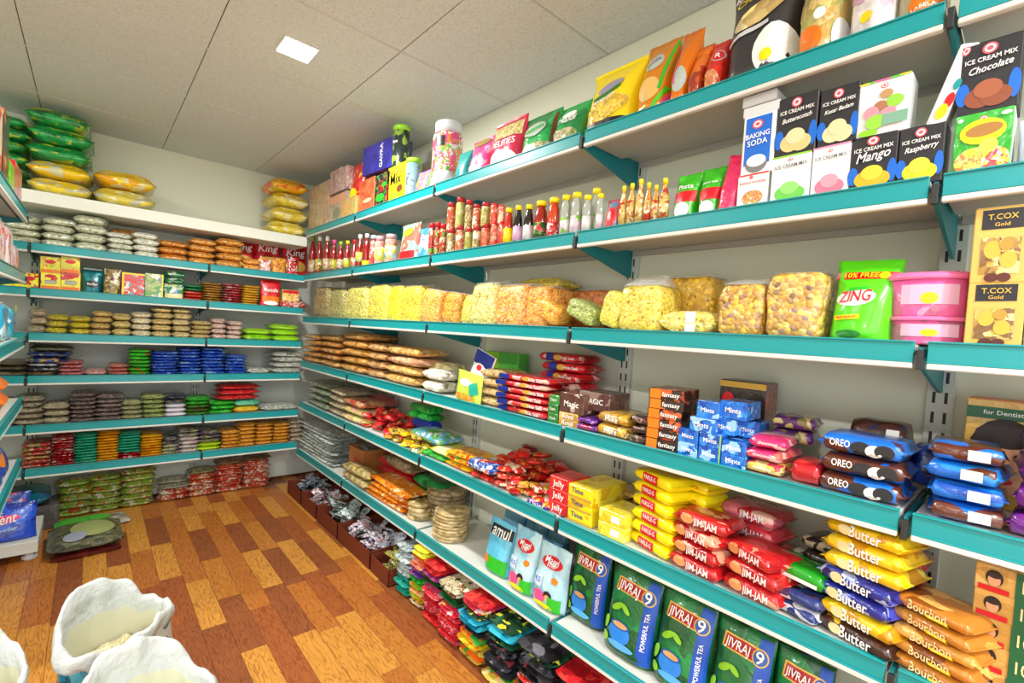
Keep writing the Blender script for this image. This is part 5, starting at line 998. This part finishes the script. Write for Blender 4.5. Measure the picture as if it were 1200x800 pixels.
for i, (a, b, c_) in enumerate(((580, 604, '4898C0'), (604, 630, '3C80A8'), (630, 652, '34789C'))):
    shelf_pouch(a, b, 0, P(c_, '68A8C8', scale=5), 'plain light blue pouch in the rear row, %s from the corner' % ordw(i+1), [], [], inset=.19, seed=6+i, h=.25, group=gp)
TEA = P('0E6A34', '128040', '0A5228', scale=5); TBL = plain('tea_stripe', '1450B8', .3); LOGOR = plain('tea_logo_red', 'B01820', .3)
def tea(a, b, tp, lab, seed, inset=.05, h=None, lean=.12):
    art = [('r', .36, .5, .11, .46, TBL), ('r', -.03, .79, .31, .075, GOLD, -.05), ('r', -.03, .79, .28, .060, LOGOR, -.05, .0018), ('e', .3, .775, .13, .085, GOLD, 0, .0016), ('e', .3, .775, .11, .072, plain('tea_ring_blue', '2858A8', .3), 0, .0024),
           ('e', -.1, .27, .22, .12, plain('cup_blue', '2A80D8', .3)), ('e', -.1, .36, .19, .045, plain('cup_rim', '1A50A0', .3), 0, .0018), ('e', -.1, .362, .15, .032, plain('tea_brown', 'D09860', .4), 0, .0024), ('e', -.04, .14, .26, .04, plain('saucer_blue', '58A8E0', .3), 0, .0014),
           ('e', -.22, .55, .13, .035, LIME, .6), ('e', -.05, .56, .11, .03, LIME, -.6), ('e', -.4, .32, .06, .09, LIME, -.3), ('e', -.38, .16, .08, .05, LIME, .4)]
    text = [('JIVRAJ', -.07, .79, .42, WH, -.05, 1.35), ('9', .3, .775, .13, WH), ('POWERFUL TEA', .36, .42, .5*(.27/.17)*.8, WH, PI/2, 1.1)]
    return shelf_pouch(a, b, tp, TEA, lab, art, text, inset=inset, dep=.09, lean=lean, seed=seed, name='tea_pouch', cat='tea pouch', h=h, group='green tea pouches on the lowest right-wall shelf')
tea(660, 702, 660, 'green tea pouch set back on shelf, beside the pale blue pouches', 11, inset=.075, lean=.03, h=.265)
tea(700, 757, 700, 'green tea pouch at shelf front, second from the pale blue pouches', 12, inset=.03, h=.265)
tea(757, 820, 730, 'green tea pouch at shelf front, third from the pale blue pouches', 13, inset=.03, h=.265)
tea(822, 890, 770, 'green tea pouch at shelf front, fourth from the pale blue pouches', 14, inset=.04, h=.255)
tea(892, 960, 800, 'green tea pouch at shelf front, fifth from the pale blue pouches', 15, inset=.05, h=.25)
for i, (a, b) in enumerate(((668, 708), (716, 760), (770, 820), (830, 885), (890, 945))):
    shelf_pouch(a, b, 0, TEA, 'green pouch in the rear row of tea, %s from the corner' % ordw(i+1), [('r', .36, .5, .11, .46, TBL), ('r', -.03, .82, .28, .06, LOGOR)], [], inset=.19, seed=20+i, h=.27, lean=.02, name='tea_pouch', cat='tea pouch', group='green tea pouches on the lowest right-wall shelf')
shelf_pouch(975, 1040, 0, P('D8A818', 'E8C030', scale=6), 'mustard yellow pouch beyond the green tea pouches', [('e', 0, .6, .3, .12, RED)], [], inset=.04, seed=31, h=.24)
# ---------------------------------------------------------------- floor below the right wall: trays of sachets, then flat bags
TR = plain('tray_brown', '6E2C18', .6)
ty = [(3.74, 3.44), (3.43, 3.13), (3.12, 2.77), (2.76, 2.32), (2.31, 2.10)]
SC = [[P('C8D0DC', '586878', 'E0E4EC', '303840', scale=40), P('98B0C0', 'D8DCE4', '384048', scale=40)],
      [P('D8D0D4', 'C86088', '286038', '181820', scale=45), P('E4E0E0', '384838', 'A04868', scale=45)],
      [P('D0E0DC', 'A8C0BC', 'E4ECE8', '384848', scale=50), P('C0D4D0', '486060', 'E0E8E4', scale=50)],
      [P('D8DCE8', '283048', 'E8E8F0', '687898', scale=45), P('E0E0E8', '283050', 'C89098', scale=45)],
      [P('A8A048', '586828', 'D8D078', '302838', scale=45)]]
LB = ['blue-white sachet in the floor tray nearest the corner', 'pink and green sachet in the second floor tray from corner', 'silvery white sachet in the third floor tray from corner', 'white and navy sachet in the fourth floor tray from corner', 'yellow-green sachet in the smallest floor tray']
X0 = 1.222
for i, (ya, yb) in enumerate(ty):
    W = ya-yb; dd = .33; hh = .10 if i < 4 else .09
    o = tray('sachet_tray', W-.006, dd, hh, TR, .005); o.location = (X0+dd/2, (ya+yb)/2, .001); o.rotation_euler = (0, 0, -PI/2)
    tag(o, 'red-brown tray on the floor, %s from the corner' % ordw(i+1), 'tray', 'sachet trays on the floor')
    rnd = random.Random(i); protos = []
    for q in range((26, 26, 30, 44, 16)[i]):
        if len(protos) < 4:
            ob = link('sachet', pillow_mesh(.085, .06, .014, q+i*.7, False, 1.2), SC[i][q % len(SC[i])]); protos.append(ob)
        else: ob = copy_tree(protos[q % 4])
        lay = q % 4
        xx = X0+.05+rnd.random()*(dd-.12 if lay < 3 else .12); yy = yb+.05+rnd.random()*(W-.1)
        ob.location = (xx, yy, .035+.026*lay+rnd.random()*.012); ob.rotation_euler = (rnd.uniform(-.6, .6), rnd.uniform(-.6, .6), rnd.uniform(0, 6.3))
        tag(ob, LB[i], 'sachet', 'sachets in the %s floor tray' % ordw(i+1))
# piles of flat folded bags nearer the camera
piles = [  # y centre, width, x front, depth, [colour sets bottom to top], description
    (2.02, .13, 1.235, .28, ['T', 'T', 'T', 'T', 'W', 'W', 'W', 'W', 'W', 'W'], 'first'),
    (1.89, .12, 1.245, .30, ['B', 'Y', 'L', 'O', 'L', 'G', 'G', 'U', 'U', 'S', 'S', 'O', 'Z', 'Z'], 'second'),
    (1.75, .15, 1.235, .30, ['R', 'R', 'K', 'K', 'R', 'R', 'K', 'P', 'D', 'D', 'V', 'R', 'R'], 'third'),
    (1.59, .15, 1.225, .32, ['K', 'R', 'K', 'K', 'R', 'K', 'M', 'M', 'D', 'D', 'C', 'C'], 'fourth'),
    (1.43, .15, 1.215, .32, ['E', 'Q', 'E', 'Y', 'Q', 'N', 'A', 'A', 'X', 'M', 'R'], 'fifth'),
    (1.27, .15, 1.225, .32, ['E', 'Q', 'H', 'H', 'N', 'H', 'N', 'X', 'A', 'X'], 'sixth'),
    (1.10, .16, 1.235, .32, ['H', 'N', 'H', 'H', 'J', 'H', 'N', 'H', 'X', 'H'], 'seventh'),
    (.93, .16, 1.24, .32, ['R', 'R', 'N', 'R', 'J', 'J', 'R', 'N', 'R'], 'eighth'),
    (.75, .17, 1.24, .32, ['H', 'N', 'R', 'H', 'Y', 'Y', 'N'], 'ninth')]
FC = dict(T=(P('1A8878', '28A890', '106858', scale=12), 'teal'), W=(P('C8D0D0', '98B0B0', '687880', scale=30), 'silvery white'), B=(P('6A4830', 'D8C8A0', scale=26), 'brown'), Y=(P('E8C820', 'F0E050', 'D88818', scale=16), 'yellow'),
    L=(P('98C828', 'C0E040', 'E8A020', scale=14), 'lime'), O=(P('E86828', 'F09050', 'E0B080', scale=16), 'orange'), G=(P('28A030', '48C048', '107020', scale=14), 'green'), U=(P('4A2878', '7048A0', 'C05080', scale=16), 'purple'),
    S=(P('E07858', 'E8A088', 'C85038', scale=18), 'salmon'), Z=(P('E8D830', 'B8D030', 'F0E870', scale=14), 'lemon'), R=(P('C82028', 'D84038', 'A01018', scale=14), 'red'), K=(P('D83848', 'E07078', 'C02838', 'E8A8A8', scale=34), 'pinkish red'),
    P=(P('C83868', 'D870A0', scale=14), 'pink'), D=(P('145028', '206838', '0A3018', scale=12), 'dark green'), V=(P('782860', 'A84878', 'D07090', scale=16), 'plum'), M=(P('D83048', 'E0C040', '9048A0', 'E8D0C8', scale=16), 'red and violet'),
    C=(P('C8B890', '8A4830', 'E8E0C8', '405828', scale=40), 'cream speckled'), E=(P('D8C050', 'E8DC90', 'A88830', scale=16), 'straw yellow'), Q=(P('E86818', 'F09030', '38A038', scale=12), 'orange and green'), N=(P('201E20', '383438', '100E10', '8A3840', scale=18), 'black'),
    A=(P('28A8C8', '40C0D8', '1880A0', scale=6), 'turquoise'), X=(P('184028', '286040', 'C8C838', '101810', scale=16), 'green-black'), H=(P('28282C', '3E3E44', '141416', '707078', scale=14), 'black glossy'), J=(P('C82018', 'E04838', 'E8C8C0', scale=60), 'red speckled'))
for (yc, w, xf, dd, cs, nm) in piles:
    z = .001; rnd = random.Random(int(yc*100)); pr = {}
    tt = .0205 if len(cs) > 11 else .024
    for k, c in enumerate(cs):
        m, cn = FC[c]
        if (c, k % 2) in pr: ob = copy_tree(pr[c, k % 2])
        else: ob = pr[c, k % 2] = link('folded_packet', pillow_mesh(w*.98, dd, tt*1.05, k*.9+yc, True, .35), m)
        ob.location = (xf+dd/2+rnd.uniform(-.012, .012), yc+rnd.uniform(-.008, .008), z); ob.rotation_euler = (rnd.uniform(-.02, .02), rnd.uniform(-.03, .03), -PI/2+rnd.uniform(-.1, .1))
        z += tt
        tag(ob, '%s flat packet, %s of the %s floor pile past the trays' % (cn, layw(k, len(cs)), nm), 'food packet', 'flat packets in the %s floor pile' % nm)
# ---------------------------------------------------------------- side unit goods, low platform, floor packs
def put(ob, loc, rz=0, lean=0, roll=0): ob.matrix_world = Matrix.Translation(loc) @ Matrix.Rotation(rz, 4, 'Z') @ Matrix.Rotation(-lean, 4, 'X') @ Matrix.Rotation(roll, 4, 'Y'); return ob
def side(si, y, w, h, m, lab, art=(), text=(), kind=b_pouch, dep=.10, zz=0, inset=.015, lean=0, cat='food pouch', name='standing_pouch'):
    ob, f = kind(w, dep, h, m, int(y*10), name=name)
    for a in art: spot(ob, a[1]*w, a[2]*h, a[3]*w, a[4]*h, a[5], f, a[0])
    for a in text: lettering(ob, a[0], a[1]*w, a[2]*h, a[3]*w, a[4], f, eps=.003)
    put(ob, (XS-inset-dep/2, y, ZS[si]+.0015+zz), PI/2, lean); return tag(ob, lab, cat, 'goods on the side unit')
CR = P('C03060', 'C81828', 'A02858', 'D870A0', scale=14, sx=2)
side(0, 3.22, .13, .19, CR, 'pink and red printed box at far end of side unit top', kind=b_box, cat='box', name='carton')
side(0, 3.08, .13, .19, CR, 'pink and red printed box, second from far end of side unit top', kind=b_box, cat='box', name='carton')
side(0, 2.93, .15, .15, P('60C028', '78D838', scale=8), 'lime green box standing on the side unit top', kind=b_box, cat='box', name='carton')
side(0, 2.72, .16, .30, P('20202A', 'E86828', '303038', scale=8), 'black and orange box on the side unit top', kind=b_box, cat='box', name='carton')
side(0, 2.52, .18, .28, P('C82028', 'E8C0A0', scale=8), 'red box nearest the camera on the side unit top', kind=b_box, cat='box', name='carton')
WRP = P('E0D0D4', 'E85830', 'C8A0A8', 'D83028', scale=12)
side(1, 3.17, .2, .14, WRP, 'white and orange packet at far end, side unit second shelf', kind=b_sack, cat='snack bag', name='snack_bag')
side(1, 2.95, .2, .2, WRP, 'white and orange packet before the far one, side unit second shelf', kind=b_sack, cat='snack bag', name='snack_bag')
side(1, 2.7, .22, .2, WRP, 'white and orange packet nearest, side unit second shelf', kind=b_sack, cat='snack bag', name='snack_bag')
BLB = P('20A8D8', '48C8E8', 'D8F0F8', '1080B8', scale=9, rough=.15)
side(2, 3.12, .24, .17, BLB, 'shiny turquoise snack bag at far end, side unit third shelf', art=[('e', .35, .85, .12, .1, YEL)], kind=b_sack, cat='snack bag', dep=.2, name='snack_bag')
side(2, 2.86, .24, .19, BLB, 'shiny turquoise snack bag before the far one, side unit third shelf', kind=b_sack, cat='snack bag', dep=.2, name='snack_bag')
side(2, 2.6, .24, .19, P('88C838', '48A8D8', 'D8E8A0', scale=9), 'green and blue snack bag, side unit third shelf', kind=b_sack, cat='snack bag', dep=.2, name='snack_bag')
OG = P('F07818', 'E85848', 'F0A048', scale=9)
side(3, 2.98, .2, .07, OG, 'orange packet lying farthest, side unit fourth shelf', kind=b_bag, cat='food packet', dep=.2, name='food_packet')
side(3, 2.96, .2, .07, OG, 'orange packet lying on another, side unit fourth shelf', kind=b_bag, cat='food packet', dep=.2, zz=.073, name='food_packet')
side(3, 2.7, .22, .1, OG, 'orange packet nearest, side unit fourth shelf', kind=b_bag, cat='food packet', dep=.2, name='food_packet')
side(4, 3.02, .2, .16, P('1838A0', 'E88828', '2848C0', scale=8), 'blue and orange pouch farthest, side unit lowest shelf')
side(4, 2.8, .2, .18, P('1838A0', 'E88828', '2848C0', scale=8), 'blue and orange pouch before the far one, side unit lowest shelf')
PLX, PLY = -.185, 3.36
o = link('floor_platform', boxes([(-1.15, PLX, PLY, PLY+.40, .045, .11)], .003), WHITE); tag(o, 'low white display platform on the floor carrying detergent packs', 'platform')
for (x, y) in ((-.22, 3.41), (-.22, 3.7), (-1.1, 3.41), (-1.1, 3.7)):
    f_ = link('foot', lathe([(.030, -.044), (.034, -.03), (.018, -.022), (.014, .002)], 16), plain('foot_plastic', 'D8DCDC', .4), o, (x, y, .045))
DET = P('1448C8', '1C5CE0', '0E34A0', scale=3.5)
def det(x, y, z, w, h, d, tw, lean, lab, m=DET, k=1):
    ob, f = b_pouch(w, d, h, m, k, seed=k*2.1, name='detergent_pouch')
    spot(ob, -.05*w, .56*h, .36*w, .13*h, plain('magenta_flash', 'E82878', .35), f, 'e', ang=.12)
    lettering(ob, 'Detergent', -.05*w, .56*h, .62*w, WH, f, .12, 1.4, eps=.003, shear=.3); lettering(ob, 'matic', -.05*w, .74*h, .3*w, WH, f, .05, eps=.003); lettering(ob, 'washing powder', .0, .3*h, .55*w, plain('pale_letters', 'A8C8F0', .4), f, .1, eps=.003)
    put(ob, (x, y, z), tw, lean); tag(ob, lab, 'detergent pouch', 'blue detergent pouches on the low platform')
det(-.36, 3.43, .111, .33, .19, .07, 0, .15, 'blue detergent pouch with magenta flash, at the platform front', k=1)
det(-.73, 3.43, .111, .32, .19, .07, 0, .15, 'blue detergent pouch at the platform front, second from its end', k=2)
det(-.40, 3.54, .111, .34, .21, .07, .05, .2, 'blue detergent pouch standing behind the front one', P('1C3C98', '2E58B8', '88A0C8', 'C83868', scale=6), 3)
det(-.76, 3.55, .111, .32, .21, .07, .05, .2, 'blue detergent pouch behind the front row, second from its end', P('1C3C98', '2E58B8', '88A0C8', scale=6), 4)
TB = P('148890', '20A0A0', '0C6070', '285880', scale=8)
ob, f = b_bag(.36, .3, .09, TB, 2, True); put(ob, (-.34, 3.76, .113), .1); tag(ob, 'teal-blue soft pack lying behind the detergent pouches', 'soft pack')
ob.location.z = .155; ob.location.y = 3.90
ob2 = link('carton', boxes([(-.6, -.12, 3.80, 4.0, .001, .15)], .004), P('50484A', '605858', scale=6)); tag(ob2, 'dark flat carton under the teal-blue soft pack', 'box')
# flat packs lying on the floor beside the platform
x0, y0 = ONZ(68, 612, .03); x1, _ = ONZ(126, 600, .03)
ob, f = b_bag(.27, .25, .05, P('48B838', '58C848', '38A030', scale=5), 1, True); put(ob, ((x0+x1)/2+.0, 3.72, .001), .03)
tag(ob, 'bright green soft pack lying on the floor beside the pale green packets', 'soft pack')
lettering(ob, 'RICE', 0, .028, .12, plain('soft_green_letters', 'A8D8A0', .5), f)
ob = link('film_packet', pillow_mesh(.10, .2, .03, 3, True), G('A89888', 'C8C0B8', scale=20)); put(ob, (.17, 3.77, .001), .2); tag(ob, 'small clear crumpled packet on the floor beside the green soft pack', 'food packet')
ob = link('rice_pack', pillow_mesh(.33, .36, .07, 4, True), G('585840', '70704E', '3C3C2C', scale=30)); put(ob, (.01, 3.46, .022), .03, lean=-.0)
tag(ob, 'dark olive rice pack lying flat beside the white platform', 'rice pack')
V, F = [], []
def onp(x, y, e): return .068+e-.03*(abs(x)/.16)**3-.026*(abs(y)/.18)**3
def topspot(cx, cy, rx, ry, m, e):
    V = [(cx, cy, onp(cx, cy, e))]
    for q in (.5, 1): V += [(cx+rx*q*math.cos(2*PI*i/20), cy+ry*q*math.sin(2*PI*i/20), onp(cx+rx*q*math.cos(2*PI*i/20), cy+ry*q*math.sin(2*PI*i/20), e)) for i in range(20)]
    link('printed_patch', mk(V, [(0, 1+i, 1+(i+1) % 20) for i in range(20)]+[(1+i, 21+i, 21+(i+1) % 20, 1+(i+1) % 20) for i in range(20)], False), m, ob)
topspot(.03, 0, .10, .12, plain('rice_pack_window', '9AA468', .5), .010); topspot(-.05, -.1, .05, .05, plain('rice_pack_lilac', '98A0B0', .5), .013)
ob = link('food_packet', pillow_mesh(.30, .30, .02, 6, True), P('5A1C18', '702820', scale=5)); put(ob, (.01, 3.42, .001), .05); tag(ob, 'flat maroon packet under the dark olive rice pack', 'food packet')
# ---------------------------------------------------------------- open rice sacks in the foreground
WOV = None
def woven():
    m, nt, b = newmat('woven_sack'); L = nt.links.new; N = nt.nodes.new
    t = N('ShaderNodeTexCoord'); n = N('ShaderNodeTexNoise'); n.inputs['Scale'].default_value = 14; n.inputs['Detail'].default_value = 5; L(t.outputs['Object'], n.inputs['Vector'])
    bp = N('ShaderNodeBump'); bp.inputs['Strength'].default_value = .8; bp.inputs['Distance'].default_value = .03; L(n.outputs['Fac'], bp.inputs['Height']); L(bp.outputs[0], b.inputs['Normal'])
    b.inputs['Base Color'].default_value = (*lin('C4CAC8'), 1); b.inputs['Roughness'].default_value = .55; b.inputs['Subsurface Weight'].default_value = .0
    return m
WOV = woven(); SBODY = P('1E7890', '2890A0', 'C8D8D8', '144858', scale=16); INN = plain('sack_inner', 'CDCDB4', .7); RICEG = G('D8CC9C', 'E4DCB4', 'C8B884', scale=260)
def sack(cx, cy, rx, ry, h, rot, lab, seed, tilt=.06):
    m = 48; R = []
    def ring(s, z, wob, dz=0, rn=0):
        out = []
        for i in range(m):
            a = 2*PI*i/m; k = 1+wob*nz(math.cos(a)*1.6+seed, math.sin(a)*1.6, z*6)+rn*nz(math.cos(a)*4, math.sin(a)*4+seed, 3)
            out.append((rx*s*k*math.cos(a), ry*s*k*math.sin(a), z+dz*nz(math.cos(a)*2+seed, math.sin(a)*2, 9)))
        return out
    hh = h
    def rg(s, z, amp, back=.0):
        out = []
        for i in range(96):
            a = 2*PI*i/96; c_, s_ = math.cos(a), math.sin(a)
            k = 1+.16*nz(c_*1.3+seed, s_*1.3, z*3)+amp*.8*nz(c_*3.2+seed, s_*3.2, z*12)+amp*.18*nz(c_*9, s_*9+seed, z*40)
            zz = z+.035*(z > .05)*nz(c_*2+seed, s_*2, 9)+amp*.10*nz(c_*4, s_*4+seed, z*9)+back*1.6*max(0, math.sin(a-.3))
            out.append((rx*s*k*c_, ry*s*k*s_, zz))
        return out
    body = [rg(.86, 0, .03), rg(1.0, .025, .05), rg(1.06, h*.35, .06), rg(1.03, h*.7, .07), rg(1.01, h*.88, .08, .01)]
    o = link('rice_sack', loft(body, False), SBODY)
    o.location = (cx, cy, 0); o.rotation_euler = (0, 0, rot)
    tag(o, lab, 'rice sack', 'open rice sacks')
    rim = [rg(1.02, hh*.87, .08, .01), rg(1.08, hh*.89, .10, .02), rg(1.11, hh*.93, .10, .04), rg(1.10, hh*.975, .10, .06), rg(1.05, hh*1.0, .10, .075), rg(.99, hh*1.0, .10, .07), rg(.95, hh*.965, .10, .05), rg(.93, hh*.91, .08, .03)]
    link('rolled_rim', loft(rim, False), WOV, o)
    link('inner_lining', loft([rg(.93, hh*.91, .08, .03), rg(.90, hh*.84, .08, .01), rg(.88, hh*.76, .06, 0)], False), INN, o)
    fill = [rg(.88, hh*.76, .06), rg(.7, hh*.79, .03), rg(.45, hh*.80, .02), rg(.12, hh*.81, .0)]
    link('rice_filling', loft(fill), RICEG, o)
    return o
sack(.091, 1.755, .146, .090, .405, .55, 'open white-rimmed rice sack farthest from the camera, rice showing inside', 1)
sack(.135, 1.377, .134, .113, .38, .3, 'open white-rimmed rice sack cut by the photo bottom edge', 4)
sack(-.205, 1.68, .094, .102, .395, .1, 'open white-rimmed rice sack at the corner of the photo', 8)
